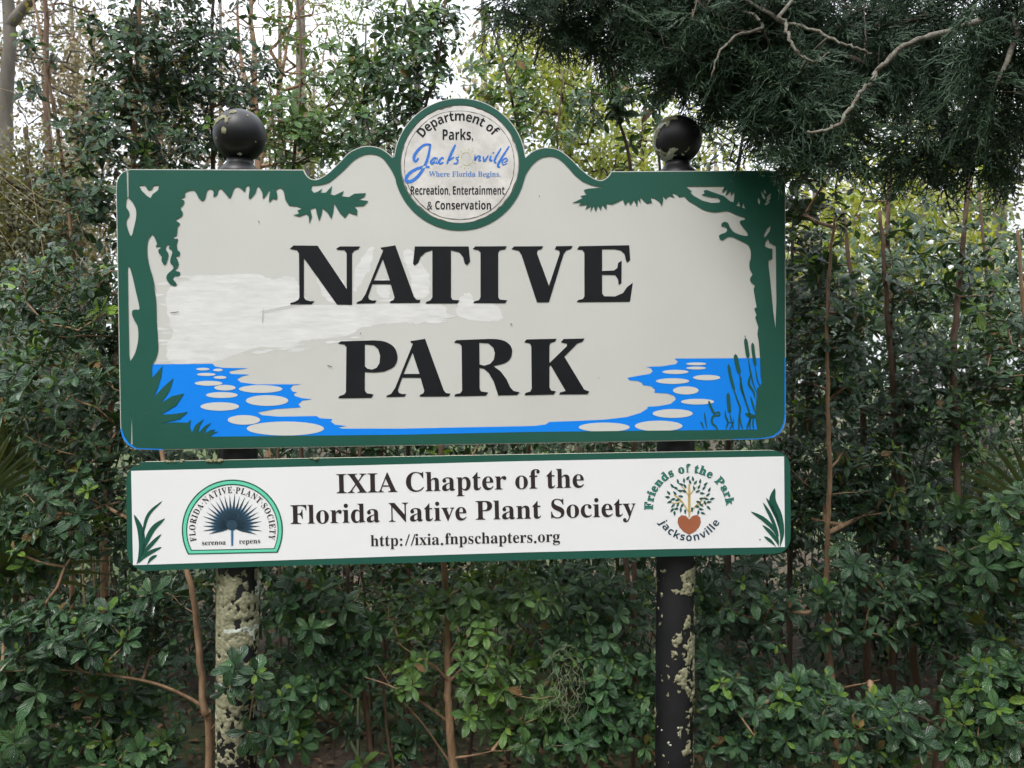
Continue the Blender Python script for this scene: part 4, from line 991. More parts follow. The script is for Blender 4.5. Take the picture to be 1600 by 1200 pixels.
shrub('dense shrub hung with moss strands beside the post flecked with lichen', [(S(2.78, (1010, 1230), (992, 1050), (985, 950), (965, 800, .1), (935, 520, .3), (950, 330, .35)), .013), (S(2.7, (870, 1230), (866, 1120), (880, 1000)), .007)],
      [E(910, 1000, 2.55, 100, 75, .14, 58), E(970, 1090, 2.48, 70, 90, .12, 52), E(880, 1150, 2.5, 110, 55, .14, 42), E(870, 930, 2.75, 110, 55, .14, 32), E(950, 930, 2.62, 70, 40, .1, 18), E(930, 520, 3.0, 190, 210, .22, 110), E(1000, 1000, 2.95, 130, 180, .15, 50)], 'leaf_a', 'bark_red', .045, 5, ROW)
shrub('shrub with a long straight tan stem standing free of the boards', [(S(2.65, (1312, 1230), (1302, 1090), (1293, 1000), (1290, 880), (1296, 760), (1292, 620), (1294, 480, .05), (1304, 340, .1)), .013)],
      [E(1165, 950, 2.52, 75, 80, .13, 48), E(1170, 1100, 2.45, 95, 95, .14, 75), E(1345, 930, 2.6, 100, 90, .15, 60), E(1275, 540, 2.85, 75, 170, .2, 120), E(1350, 760, 2.78, 90, 80, .2, 75), E(1300, 1130, 2.42, 110, 70, .13, 62), E(1240, 760, 2.9, 70, 100, .15, 40), E(1250, 300, 3.0, 90, 110, .2, 55)], 'leaf_b', 'bark_tan', .048, 6, ROW,
      main=[(J((1302, 1090, 2.65), (1320, 1075, 2.6), (1350, 1068, 2.55), (1375, 1062, 2.5)), .005), (J((1290, 905, 2.65), (1275, 890, 2.6), (1258, 878, 2.55)), .003)])
shrub('shrub with a pair of stout brown trunks side by side', [(S(2.92, (1430, 1230), (1434, 1100), (1428, 960), (1412, 800), (1400, 640, .1), (1385, 460, .15), (1375, 330, .2)), .019), (S(2.90, (1462, 1230), (1470, 1080), (1486, 930), (1495, 800), (1497, 560), (1508, 400, .1), (1520, 200, .15)), .021)],
      [E(1450, 640, 3.0, 100, 130, .2, 105), E(1500, 960, 2.72, 110, 90, .17, 75), E(1385, 1135, 2.5, 70, 60, .12, 26), E(1530, 1150, 2.55, 60, 50, .12, 20), E(1420, 820, 2.85, 90, 60, .2, 42), E(1480, 420, 3.1, 110, 90, .2, 50)], 'leaf_b', 'bark_red', .049, 7, ROW)
shrub('bright glossy shrub growing past the double trunked one', [(S(2.72, (1650, 1230), (1625, 900), (1604, 600), (1590, 360)), .014), (S(2.6, (1690, 1230), (1660, 1000), (1620, 860)), .01)],
      [E(1575, 860, 2.55, 95, 110, .15, 75), E(1560, 1110, 2.48, 100, 90, .14, 72), E(1590, 560, 2.9, 100, 110, .2, 80), E(1720, 850, 2.75, 100, 300, .25, 80)], 'leaf_a', 'bark_tan', .051, 8, ROW)
TALL = 'tall shrubs standing behind the sign'
shrub('tall dense shrub reaching up past the post of the crusted finial', [(S(3.3, (170, 1200), (165, 900), (175, 600), (205, 320), (216, 80), (222, -150)), .017), (S(3.2, (120, 1200), (110, 760), (120, 480), (100, 260), (62, 60), (45, -30)), .011)],
      [E(205, 260, 3.3, 130, 140, .28, 250), E(240, 90, 3.4, 105, 110, .28, 210), E(90, 480, 3.2, 100, 90, .22, 65), E(55, 90, 3.1, 30, 70, .12, 9), E(120, 330, 3.2, 60, 60, .2, 30), E(220, -80, 3.4, 130, 90, .3, 80), E(180, 620, 3.2, 120, 160, .25, 60)], 'leaf_b', 'bark_tan', .043, 11, TALL, face=.3)
shrub('tall dark shrub behind the finial spotted with one round lichen', [(S(3.6, (340, 1200), (345, 600), (335, 300), (330, 100), (338, -120)), .016)],
      [E(330, 140, 3.55, 110, 130, .28, 220), E(340, -40, 3.6, 110, 80, .28, 45), E(400, 330, 3.5, 120, 120, .25, 50), E(330, 560, 3.5, 150, 160, .25, 60)], 'leaf_b', 'bark_red', .042, 12, TALL, face=.3)
shrub('thin lighter green shrub behind the notch of the upper board', [(S(3.3, (475, 1200), (470, 620), (458, 280), (470, 110), (462, -40)), .010), (S(3.35, (440, 1200), (436, 520), (430, 250), (420, 120)), .008)],
      [E(470, 215, 3.3, 80, 65, .2, 85), E(525, 120, 3.35, 60, 60, .2, 40), E(430, 40, 3.4, 40, 60, .2, 8), E(480, 330, 3.3, 90, 70, .2, 30)], 'leaf_c', 'bark_red', .043, 13, TALL, face=.2)
shrub('upright shrub with a leafy top beside the round badge', [(S(3.2, (640, 1200), (640, 560), (650, 240), (686, 90), (702, -70)), .011), (S(3.25, (600, 1200), (596, 560), (590, 280), (560, 150)), .009)],
      [E(635, 135, 3.2, 85, 55, .18, 80), E(680, 50, 3.2, 50, 55, .15, 38), E(575, 215, 3.2, 60, 45, .15, 34), E(600, 60, 3.4, 70, 50, .2, 24), E(620, 330, 3.2, 110, 90, .2, 30)], 'leaf_a', 'bark_red', .044, 14, TALL, face=.2)
shrub('sparse shrub just past the round badge against bright sky', [(S(3.4, (830, 1200), (826, 420), (812, 240), (790, 110), (760, 20)), .009), (S(3.4, (880, 1200), (878, 400), (870, 220), (880, 110)), .007)],
      [E(790, 125, 3.4, 65, 45, .15, 28), E(855, 195, 3.4, 60, 45, .18, 26), E(770, 60, 3.5, 40, 40, .15, 6), E(860, 330, 3.3, 90, 90, .2, 25)], 'leaf_c', 'bark_red', .042, 15, TALL, face=.15)
shrub('shrub with two bare reddish stems beside the finial streaked with lichen', [(S(3.0, (990, 1200), (992, 420), (986, 262), (966, 178), (955, 60)), .010), (S(3.05, (1050, 1200), (1036, 420), (1028, 240), (1032, 120), (1020, 20)), .008)],
      [E(945, 150, 3.0, 75, 55, .18, 44), E(1010, 110, 3.2, 80, 60, .2, 30), E(1010, 190, 3.1, 50, 40, .15, 10), E(1000, 340, 3.1, 110, 80, .2, 35)], 'leaf_a', 'bark_red', .046, 16, TALL, face=.15)
shrub('shrub thick with dark leaves below the overhanging cedar', [(S(3.3, (1140, 1200), (1136, 600), (1150, 300), (1180, 120)), .013), (S(3.25, (1230, 1200), (1240, 640), (1236, 400), (1250, 260)), .012)],
      [E(1130, 200, 3.3, 90, 80, .25, 45), E(1240, 420, 3.15, 60, 130, .2, 60), E(1130, 480, 3.3, 110, 180, .22, 70), E(1260, 720, 3.2, 90, 160, .2, 60)], 'leaf_b', 'bark_dark', .044, 17, TALL)
shrub('shrub with two slanting brown trunks under the cedar sprays', [(S(3.4, (1356, 1200), (1350, 760), (1342, 560), (1328, 420), (1318, 330)), .018), (S(3.45, (1392, 1200), (1398, 700), (1392, 480), (1388, 340), (1396, 180)), .017)],
      [E(1350, 440, 3.45, 110, 110, .25, 62), E(1400, 560, 3.4, 100, 90, .25, 45), E(1370, 750, 3.4, 110, 120, .25, 50), E(1420, 290, 3.6, 90, 60, .25, 22)], 'leaf_b', 'bark_red', .045, 18, TALL)
shrub('lighter shrub in the gap beyond the double trunks', [(S(3.7, (1540, 1200), (1536, 760), (1545, 520), (1530, 300)), .014)],
      [E(1530, 500, 3.7, 110, 80, .28, 40), E(1545, 700, 3.6, 120, 120, .28, 55), E(1570, 300, 3.8, 70, 60, .25, 12)], 'leaf_c', 'bark_red', .046, 19, TALL)
DEEP = 'shrubs deep in the thicket'
rs = np.random.default_rng(99)
for i, x in enumerate((-2.7, -1.85, -1.0, -0.2, 0.55, 1.3, 2.05, 2.9)):
    yb = 4.25 + rs.uniform(-.2, .3); b = np.array([x, yb, -0.05])
    st = [([b + np.array([rs.normal(0, .15), rs.normal(0, .1), 0]), b + np.array([rs.normal(0, .2), 0, .6]), b + np.array([rs.normal(0, .35), 0, 1.2]), b + np.array([rs.normal(0, .45), 0, 1.8])], rs.uniform(.007, .014)) for k in range(3)]
    shrub('dark shrub in the shade at the back of the thicket', st, [((x, yb, .5), (.6, .35, .5), 95), ((x, yb, 1.25), (.6, .35, .5), 95), ((x, yb + .1, 1.85), (.5, .3, .35), 22 if i in (2, 3, 4) else 34)], 'leaf_b', 'bark_dark', .062, 40 + i, DEEP, indiv=60)
finish_shrubs()
def thicket():
    """the leafy dark between and behind the shrubs that nobody could count"""
    rng = np.random.default_rng(404); n = 62000
    P = np.c_[rng.uniform(-3.4, 3.6, n), rng.uniform(2.95, 5.4, n), rng.uniform(0.02, 2.25, n) ** 1.0]
    top = 1.55 + 0.9 * fbm(P * np.array([1, 1, 0]), 0.9, 6, 2); P = P[(P[:, 2] < top) & (fbm(P, 2.6, 8, 3) > 0.42) & (rng.random(n) < np.clip((P[:, 1] - 2.7) / .9, 0, 1))]; n = len(P)
    LV = Leaves(); LV.add(P, rng.normal(0, 1, (n, 3)) + np.array([0, -.2, -.1]), rng.normal(0, .55, (n, 3)) + np.array([0, -.5, .9]), rng.uniform(.04, .07, n), np.zeros(n, int))
    root = empty('undergrowth', (0, 4.2, 0)); tag(root, 'dark leafy undergrowth filling the thicket behind the shrubs', 'undergrowth', kind='stuff')
    join_leaves('foliage', LV.done(), LEAFS, [M['leaf_b']], (0, 4.2, 0), root, 3)
    tb = Tubes()
    for k in range(150):
        x, y = rng.uniform(-3.2, 3.4), rng.uniform(3.2, 5.2); d = rng.normal(0, .28, 2); h = rng.uniform(.7, 2.0)
        tb.add(smooth_line([(x, y, -.05), (x + d[0] * .4 + rng.normal(0, .05), y + d[1] * .4, h * .5), (x + d[0], y + d[1], h)], 4), np.linspace(rng.uniform(.003, .009), .0015, 9), 5)
    o = obj('twigwork', tb.mesh('twigwork', [M['bark_dark']]), root, (0, 4.2, 0)); o['kind'] = 'stuff'
thicket()
M['litter'] = flat_mat('fallen_leaf_brown', (0.16, 0.10, 0.055), 0.75, 0.2, 0.6, 30.0)
def litter():
    rng = np.random.default_rng(505); n = 9000; P = np.c_[rng.uniform(-3.6, 3.8, n), 2.2 + 4.2 * rng.random(n) ** 1.2, np.zeros(n)]
    P[:, 2] = (fbm(P, 0.9, 4, 3) - 0.5) * 0.10 - 0.02 + rng.uniform(.004, .03, n)
    LV = Leaves(); LV.add(P, rng.normal(0, 1, (n, 3)) * np.array([1, 1, .25]), rng.normal(0, .3, (n, 3)) + np.array([0, 0, 1.0]), rng.uniform(.03, .07, n), np.zeros(n, int))
    root = empty('leaf_litter', (0, 3.5, 0)); tag(root, 'brown fallen leaves lying on the ground under the shrubs', 'leaf litter', kind='stuff')
    join_leaves('fallen_foliage', LV.done(), LEAFS, [M['litter']], (0, 3.5, 0), root, 3)
litter()

# ------------------------------------------------------------------ the cedar hanging over the sign
M['cedar'] = leaf_mat('cedar_green', [(0.026, 0.052, 0.034), (0.040, 0.075, 0.044), (0.058, 0.10, 0.052)], trans=0.08, rough=0.55, spec=0.3, veins=False)
M['bark_lichen'] = bark_mat('bark_with_lichen', (0.07, 0.052, 0.042), (0.13, 0.10, 0.08), (0.20, 0.17, 0.14), 30.0, lichen=0.50)
def spray_template(seed, length=1.0, nside=9):
    """a feathery spray of scale-leaved branchlets, unit length along +Y, lying near the XY plane"""
    r = np.random.default_rng(seed); V = []; T = []; n = 0
    def spike(a, b, r0):
        nonlocal n
        d = norm(b - a); u = norm(np.cross(d, [0.3, 0.2, 1.0])); w = np.cross(d, u)
        for k in range(3): V.append(a + r0 * (math.cos(k * 2.094) * u + math.sin(k * 2.094) * w))
        V.append(b)
        for k in range(3): T.append((n + k, n + (k + 1) % 3, n + 3))
        n += 4
    ax = [np.array([0.05 * math.sin(3 * t + seed), t, -0.12 * t * t]) for t in np.linspace(0, 1, 5)]
    for a, b in zip(ax[:-1], ax[1:]): spike(a, b + (b - a) * 0.35, 0.019)
    for i in range(nside):
        t = 0.06 + 0.86 * i / nside; s = 1 if i % 2 else -1
        a = np.array([0.05 * math.sin(3 * t + seed), t, -0.12 * t * t]); L = (0.50 - 0.34 * t) * r.uniform(0.7, 1.2)
        ang = math.radians(r.uniform(28, 50)); d = np.array([s * math.sin(ang), math.cos(ang), r.normal(0, 0.28)]); d /= np.linalg.norm(d)
        m = a + d * L * 0.6; e = m + (d * 0.6 + np.array([0, 0.5, -0.12])) * L * 0.45
        spike(a, m + (m - a) * 0.3, 0.016); spike(m, e, 0.014)
        k = int(3 + L * 9)
        for j in range(k):
            q = (j + 0.6) / k; p = a + (m - a) * min(1, q * 1.6) if q < 0.62 else m + (e - m) * (q - 0.62) / 0.38
            s2 = 1 if j % 2 else -1; an = math.radians(r.uniform(25, 55)) * s2
            dd = np.array([d[0] * math.cos(an) - d[1] * math.sin(an), d[0] * math.sin(an) + d[1] * math.cos(an), d[2] + r.normal(0, 0.35)]); dd /= np.linalg.norm(dd)
            l2 = r.uniform(0.09, 0.19) * (1.2 - t * 0.5); spike(p, p + dd * l2, 0.0135)
            if r.random() < 0.5: spike(p + dd * l2 * 0.5, p + dd * l2 * 0.5 + (dd * 0.7 + r.normal(0, 0.45, 3)) * l2 * 0.6, 0.011)
    return np.array(V), np.array(T)
SPRAY = [spray_template(s) for s in (1, 2, 3, 4, 5)]
def cedar():
    rng = np.random.default_rng(77)
    base = np.array([2.35, 2.5, -0.1]); root = empty('cedar_tree', base)
    tag(root, 'dark cedar tree with feathery sprays and lichened branches hanging over the sign corner', 'tree')
    limbs = []
    def limb(pts, r0, name='branch', r1=0.35, mat='bark_lichen', sides=8):
        p = smooth_line(pts, 6); p[2:-1] += rng.normal(0, min(r0, .01) * .35, p[2:-1].shape); tb = Tubes(); tb.add(p, np.linspace(r0, r0 * r1, len(p)) * rng.uniform(.88, 1.14, len(p)), sides); obj(name, tb.mesh(name, [M[mat]]), root, base); limbs.append(p)
    limb([base, (2.36, 2.5, 1.2), (2.3, 2.52, 2.4), (2.2, 2.55, 3.6), (2.15, 2.5, 4.8)], 0.13, 'trunk', .5, 'bark_grey', 14)
    limb([(2.3, 2.52, 2.5), at(1650, 20, 2.4), at(1560, 28, 2.12), at(1470, 52, 2.06), at(1402, 78, 2.02), at(1372, 112, 2.0), at(1350, 140, 1.98), at(1322, 178, 1.98), at(1300, 200, 1.98), at(1262, 206, 1.98)], .0095)
    limb([(2.25, 2.54, 2.9), (1.5, 2.4, 2.95), at(1150, -60, 2.35), at(1205, 25, 2.15), at(1255, 40, 2.1), at(1302, 62, 2.06), at(1340, 76, 2.04), at(1362, 84, 2.04)], .007)
    limb([(1.2, 2.35, 2.95), at(1240, 0, 2.06), at(1228, 36, 2.02), at(1236, 66, 2.0), at(1252, 88, 2.0), at(1275, 96, 2.0), at(1296, 82, 2.0)], .0055)
    limb([(1.5, 2.4, 2.95), at(1130, -40, 2.4), at(1190, 36, 2.15), at(1150, 56, 2.1), at(1122, 84, 2.08), at(1112, 120, 2.08)], .006)
    limb([(2.34, 2.5, 2.0), at(1700, 170, 2.2), at(1600, 205, 2.05), at(1560, 224, 2.0), at(1520, 230, 1.98)], .008)
    limb([(2.25, 2.54, 2.7), (1.9, 2.0, 2.75), at(1640, -20, 1.85), at(1590, 60, 1.8), at(1560, 130, 1.78)], .012)
    limb([(2.2, 2.55, 3.1), (1.4, 2.6, 3.15), (.7, 2.6, 2.95), at(1000, -20, 2.6), at(900, 10, 2.55), at(830, 0, 2.5)], .018)
    limb([(2.18, 2.55, 3.5), (1.2, 2.2, 3.5), (.5, 2.0, 3.3), (-.1, 1.9, 3.1)], .02)
    limb([(2.2, 2.5, 3.2), (1.9, 1.6, 3.3), (1.7, .8, 3.2)], .02)
    limb([at(1352, 100, 2.22), at(1352, 60, 2.22), at(1350, 0, 2.25)], .004); limb([at(1372, 112, 2.22), at(1374, 70, 2.25), at(1375, 0, 2.3)], .004)
    limb([at(1300, 200, 2.16), at(1316, 222, 2.15), at(1328, 240, 2.15)], .003)
    env = [E(1000, 10, 2.5, 150, 55, .2, 330), E(1130, 60, 2.35, 130, 80, .25, 420), E(1250, 90, 2.4, 140, 90, .25, 430), E(1225, 180, 2.2, 55, 60, .16, 150), E(1160, 140, 2.3, 60, 45, .2, 100), E(1300, 240, 2.12, 50, 50, .12, 80), E(1400, 50, 2.5, 140, 65, .25, 310), E(1310, 150, 2.4, 110, 60, .2, 190),
           E(1570, 110, 1.85, 60, 130, .12, 170), E(1560, 265, 2.0, 70, 45, .1, 80), E(1440, 270, 2.1, 80, 40, .1, 70), E(1470, 110, 2.55, 60, 60, .2, 90), E(840, 5, 2.5, 70, 30, .15, 70), E(1225, 265, 2.16, 25, 20, .04, 16),
           E(1150, -140, 2.5, 330, 110, .4, 300), ((1.3, 1.7, 3.3), (.9, .6, .35), 260), ((1.9, 1.5, 2.9), (.5, .6, .5), 160)]
    env = [(c + np.array([0, 0, .075 if c[2] < 2.36 and c[1] > 1.75 and c[0] > .6 else 0.0]), r, int(n * (0.42 if c[2] < 2.36 else 0.5))) for c, r, n in env]
    tg = ellipsoids(rng, env); tg = tg[np.linalg.norm(tg[:, :2], axis=1) > 1.3]
    px = 800 + tg[:, 0] / tg[:, 1] * F_PX; py = 600 - (tg[:, 2] - CAM_Z) / tg[:, 1] * F_PX
    A, parent, load, paths, ns = grow(limbs, tg, rng, step=.09, sag=-.3, upw=.15)
    tb = Tubes(); O = []; Dr = []; Nn = []; Ls = []
    for ti, j, s, e in paths:
        pts = np.vstack([A[j], A[s:e]]); r = 0.0010 * np.maximum(load[s:e], 1) ** 0.45; tb.add(pts, np.r_[r[0], r], 3)
        tw = norm(pts[-1] - pts[-2])
        for q in range(2):
            d = norm(tw * 0.55 + np.array([0, -0.12, -0.35]) + rng.normal(0, 0.45, 3)); O.append(pts[-1] + (pts[-2] - pts[-1]) * 0.35 * q); Dr.append(d); Nn.append(np.array([0, -0.4, 0.8]) + rng.normal(0, 0.4, 3)); Ls.append(rng.uniform(0.09, 0.165))
    ob = obj('branching', tb.mesh('branching', [M['bark_dark']]), root, base); ob['kind'] = 'stuff'
    O = np.array(O); Dr = norm(np.array(Dr)); Nn = np.array(Nn); Nn = norm(Nn - Dr * np.sum(Nn * Dr, 1, keepdims=True)); Ls = np.array(Ls)
    zb = np.full((115, 86), 99.0); data = (O, Dr, Nn, Ls, np.zeros(len(O), int)); splat(zb, data); idx = pick_visible(data, 300, zb)
    meshes = [mesh_np('spray', V, T, mats=[M['cedar']], smooth=False) for V, T in SPRAY]; X = np.cross(Dr, Nn)
    for i in idx:
        o = bpy.data.objects.new('spray', meshes[rng.integers(0, 5)]); m = Matrix.Identity(4)
        for c in range(3): m[c][0] = X[i][c] * Ls[i]; m[c][1] = Dr[i][c] * Ls[i]; m[c][2] = Nn[i][c] * Ls[i]; m[c][3] = O[i][c] - base[c]
        o.matrix_basis = m; o.parent = root; COL.objects.link(o)
    rest = np.ones(len(O), bool); rest[idx] = False
    pick = rng.integers(0, 5, len(O)); VV = []; TT = []; c = 0
    for k, (V, T) in enumerate(SPRAY):
        s = rest & (pick == k); m = int(s.sum())
        P = O[s][:, None] + Ls[s][:, None, None] * (V[None, :, :1] * X[s][:, None] + V[None, :, 1:2] * Dr[s][:, None] + V[None, :, 2:] * Nn[s][:, None])
        VV.append(P.reshape(-1, 3)); TT.append((T[None] + (np.arange(m) * len(V))[:, None, None]).reshape(-1, 3) + c); c += m * len(V)
    me = mesh_np('foliage', np.vstack(VV) - base, np.vstack(TT), mats=[M['cedar']], smooth=False); print('cedar tris', len(me.polygons), 'sprays', len(O))
    ob = obj('foliage', me, root); ob['kind'] = 'stuff'
cedar()

# ------------------------------------------------------------------ trees behind
M['bg_yellow'] = leaf_mat('leaf_yellow_green', [(0.14, 0.19, 0.03), (0.21, 0.26, 0.045), (0.29, 0.32, 0.06), (0.34, 0.32, 0.08)], trans=0.42, veins=False, tcol=(1.5, 1.5, 0.8))
M['bg_green'] = leaf_mat('leaf_soft_green', [(0.07, 0.12, 0.03), (0.11, 0.17, 0.04), (0.16, 0.21, 0.055)], trans=0.35, veins=False, tcol=(1.7, 1.6, 0.8))
M['bg_olive'] = leaf_mat('leaf_olive', [(0.05, 0.06, 0.022), (0.08, 0.09, 0.032), (0.13, 0.12, 0.055)], trans=0.25, veins=False, rough=.5)
M['bg_tan'] = leaf_mat('leaf_dry_tan', [(0.16, 0.12, 0.07), (0.24, 0.185, 0.11), (0.20, 0.19, 0.09)], trans=0.25, veins=False, rough=.6, tcol=(1.3, 1.2, 1.0))
def tree(label, trunk, r0, env, leaf, size, per, bark='bark_grey', seed=0, group='trees behind the hedge', limbs=(), step=.25, blob=.16, name='tree', cat='tree', twig=.004):
    rng = np.random.default_rng(seed); trunk = [np.asarray(p, float) for p in trunk]; base = trunk[0].copy(); base[2] = 0
    root = empty(name, base); tag(root, label, cat, group)
    p = smooth_line(trunk, 6); p[2:-1] += rng.normal(0, r0 * .15, p[2:-1].shape); tb = Tubes(); tb.add(p, np.linspace(r0, r0 * .35, len(p)), 10); obj('trunk', tb.mesh('trunk', [M[bark]]), root, base)
    lb = [p[len(p) // 4:]]
    for q in limbs:
        q = smooth_line(q, 5); lb.append(q); tb = Tubes(); tb.add(q, np.linspace(r0 * .5, r0 * .15, len(q)), 7); obj('branch', tb.mesh('branch', [M[bark]]), root, base)
    tg = ellipsoids(rng, env); tg = tg[tg[:, 2] > .1]
    A, parent, load, paths, ns = grow(lb, tg, rng, step=step)
    tb = Tubes(); LV = Leaves()
    for ti, j, s, e in paths:
        pts = np.vstack([A[j], A[s:e]]); r = twig * np.maximum(load[s:e], 1) ** .45; tb.add(pts, np.r_[r[0], r], 4)
        if per:
            n = max(2, int(rng.poisson(per))); P = pts[-1] + rng.normal(0, blob, (n, 3)) * np.array([1, 1, .7])
            LV.add(P, rng.normal(0, 1, (n, 3)) + np.array([0, 0, -.25]), rng.normal(0, .6, (n, 3)) + np.array([0, -.4, .8]), size * rng.uniform(.6, 1.2, n), np.zeros(n, int))
    ob = obj('branching', tb.mesh('branching', [M[bark]]), root, base); ob['kind'] = 'stuff'
    if per: ob = join_leaves('crown', LV.done(), LEAFS, [M[leaf]], base, root, seed)
    return root
def TR(Y, *pts): return S(Y, *pts)
BG = 'trees behind the hedge'
tree('small tree in fresh yellow green leaf beyond the round badge', TR(8, (905, 640), (900, 400), (885, 200), (860, 20)), .06, [E(850, 120, 8, 110, 110, .9, 130), E(930, 230, 8, 80, 70, .8, 50)], 'bg_yellow', .075, 26, 'bark_dark', 201, BG)
tree('pale green tree beyond the leafy top beside the badge', TR(10, (690, 640), (680, 350), (650, 120), (640, -60)), .08, [E(600, 60, 10, 150, 100, 1., 130), E(520, 210, 10, 150, 90, 1., 130)], 'bg_green', .065, 20, 'bark_grey', 202, BG)
tree('yellow green tree beyond the streaked finial', TR(9, (1030, 640), (1015, 420), (1005, 250), (1010, 120)), .05, [E(1000, 190, 9, 80, 80, .8, 50), E(1090, 230, 9, 60, 60, .8, 30), E(960, 260, 8.5, 60, 40, .6, 30)], 'bg_yellow', .075, 22, 'bark_dark', 203, BG)
tree('thick grey trunk of an old tree with sparse twigs', TR(7, (6, 640), (10, 300), (10, 60), (6, -250)), .10, [E(40, -60, 7, 110, 90, .8, 30), E(130, 40, 7.4, 80, 60, .6, 22)], 'bg_olive', .06, 8, 'bark_grey', 204, BG, limbs=[J((14, 40, 7), (70, -20, 7), (140, -60, 7.2))])
tree('slim reddish trunk in the bright gap beside the tall dense shrub', TR(6, (78, 640), (76, 300), (74, 120), (70, -60)), .042, [E(110, 20, 6.2, 60, 50, .5, 14)], 'bg_olive', .05, 5, 'bark_red', 205, BG)
tree('dark feathery evergreen in the shade beyond the dry grass', TR(5.8, (50, 640), (48, 420), (45, 290), (40, 200)), .05, [E(30, 320, 5.8, 80, 110, .6, 150), E(20, 420, 5.6, 80, 70, .5, 70), E(100, 380, 6, 60, 80, .6, 60)], 'bg_olive', .045, 34, 'bark_dark', 206, BG, blob=.14)
tree('bare twiggy tree beyond the notch of the board', TR(6.5, (420, 640), (410, 380), (400, 180), (392, -40)), .045, [E(440, 60, 6.5, 110, 110, .6, 220), E(420, 200, 6.6, 80, 70, .5, 110)], None, .05, 0, 'bark_tan', 207, BG, twig=.0032, limbs=[J((405, 260, 6.5), (440, 120, 6.5), (460, -20, 6.5)), J((402, 200, 6.5), (375, 80, 6.6), (370, -40, 6.6))])
tree('tall grey trunk far beyond the bare twigs', TR(13, (480, 640), (474, 300), (470, 80), (466, -160)), .15, [E(480, -40, 13, 100, 60, 1.2, 30)], 'bg_olive', .09, 8, 'bark_grey', 208, BG)
tree('bushy yellow green tree beyond the slanting trunks', TR(7, (1400, 640), (1390, 480), (1385, 360), (1380, 260)), .05, [E(1390, 330, 7, 130, 90, .8, 90), E(1330, 440, 7, 100, 80, .8, 55), E(1470, 420, 7.2, 90, 80, .8, 45)], 'bg_yellow', .085, 22, 'bark_dark', 209, BG)
tree('soft green tree beyond the cedar sprays', TR(10, (1560, 640), (1555, 460), (1560, 300), (1570, 120)), .08, [E(1560, 180, 10, 110, 90, 1., 70), E(1570, 470, 10, 110, 60, 1., 50), E(1290, 200, 10, 130, 100, 1., 70)], 'bg_green', .09, 20, 'bark_grey', 210, BG)
tree('pale olive tree seen through the tops of the tall shrubs', TR(11, (255, 640), (250, 400), (245, 220), (240, 80)), .09, [E(250, 150, 11, 170, 130, 1., 190), E(150, 320, 11, 150, 100, 1., 110), E(60, 90, 11, 110, 110, 1., 120)], 'bg_tan', .085, 20, 'bark_grey', 211, BG)
tree('low bright yellow green bush beyond the dry grass', [at(20, 640, 6) * np.array([1, 1, 0]), at(20, 620, 6), at(25, 560, 6)], .02, [E(25, 505, 6, 80, 40, .4, 50), E(60, 560, 5.8, 70, 40, .4, 40)], 'bg_yellow', .07, 16, 'bark_dark', 212, 'bushes behind the hedge', name='bush', cat='bush', step=.1, blob=.09)
tree('dry tan bush under the reddish trunk', [at(120, 640, 7) * np.array([1, 1, 0]), at(120, 600, 7), at(118, 520, 7)], .025, [E(110, 450, 7, 100, 80, .5, 70)], 'bg_tan', .07, 14, 'bark_grey', 213, 'bushes behind the hedge', name='bush', cat='bush', step=.12, blob=.12)
# far woods, one mass
def woods():
    rng = np.random.default_rng(321); tb = Tubes(); LV = Leaves()
    for k in range(46):
        x = -15 + 30 * (k + rng.uniform(0, .8)) / 46 * 1.15; y = rng.uniform(19, 27); h = rng.uniform(7.5, 12.5) * (0.85 if 0 < x < 9 else 1.1); w = rng.uniform(.6, 1.2)
        tb.add(smooth_line([(x, y, -.1), (x + rng.normal(0, .1), y, h * .5), (x + rng.normal(0, .3), y, h)], 3), [.13, .12, .11, .09, .07, .05, .04], 6)
        n = 800; v = norm(rng.normal(size=(n, 3))) * rng.uniform(.3, 1, (n, 1)); P = np.array([x, y, h * .58]) + v * np.array([w, w, h * .42])
        LV.add(P, rng.normal(0, 1, (n, 3)), rng.normal(0, .5, (n, 3)) + np.array([0, -.4, .7]), rng.uniform(.12, .26, n), np.full(n, int(rng.integers(0, 3))))
    b = (0, 22, 0); root = empty('woods', b); tag(root, 'far woods of pale tan and green trees across the open ground', 'woods', kind='stuff')
    o = obj('trunks', tb.mesh('trunks', [M['bark_grey']]), root, b); o['kind'] = 'stuff'
    join_leaves('foliage', LV.done(), LEAFS, [M['bg_olive'], M['bg_tan'], M['bg_green']], b, root, 5)
woods()
def added_belt():
    """unseen trees added behind the viewer to block low sky light"""
    rng = np.random.default_rng(654); tb = Tubes(); LV = Leaves()
    for k in range(34):
        a = math.radians(-100 + 200 * (k + rng.uniform(0, .7)) / 34); R = rng.uniform(8.5, 11.5); x = R * math.sin(a) * 1.15; y = -R * math.cos(a) + 1.0; h = rng.uniform(7.0, 9.5); w = rng.uniform(1.1, 1.6)
        tb.add(smooth_line([(x, y, -.1), (x + rng.normal(0, .1), y, h * .4), (x + rng.normal(0, .3), y, h * .9)], 3), [.15, .14, .12, .10, .08, .06, .04], 6)
        n = 620; v = norm(rng.normal(size=(n, 3))) * rng.uniform(.35, 1, (n, 1)); P = np.array([x, y, h * .53]) + v * np.array([w, w, h * .47])
        LV.add(P, rng.normal(0, 1, (n, 3)), rng.normal(0, .7, (n, 3)) + np.array([0, .2, .6]), rng.uniform(.25, .5, n), np.full(n, int(rng.integers(0, 2))))
    b = (0, -9, 0); root = empty('woods', b); tag(root, 'dark green trees added out of view behind the viewer to cut low sky light', 'woods', kind='stuff')
    o = obj('trunks', tb.mesh('trunks', [M['bark_dark']]), root, b); o['kind'] = 'stuff'
    join_leaves('foliage', LV.done(), LEAFS, [M['bg_olive'], M['leaf_a']], b, root, 5)
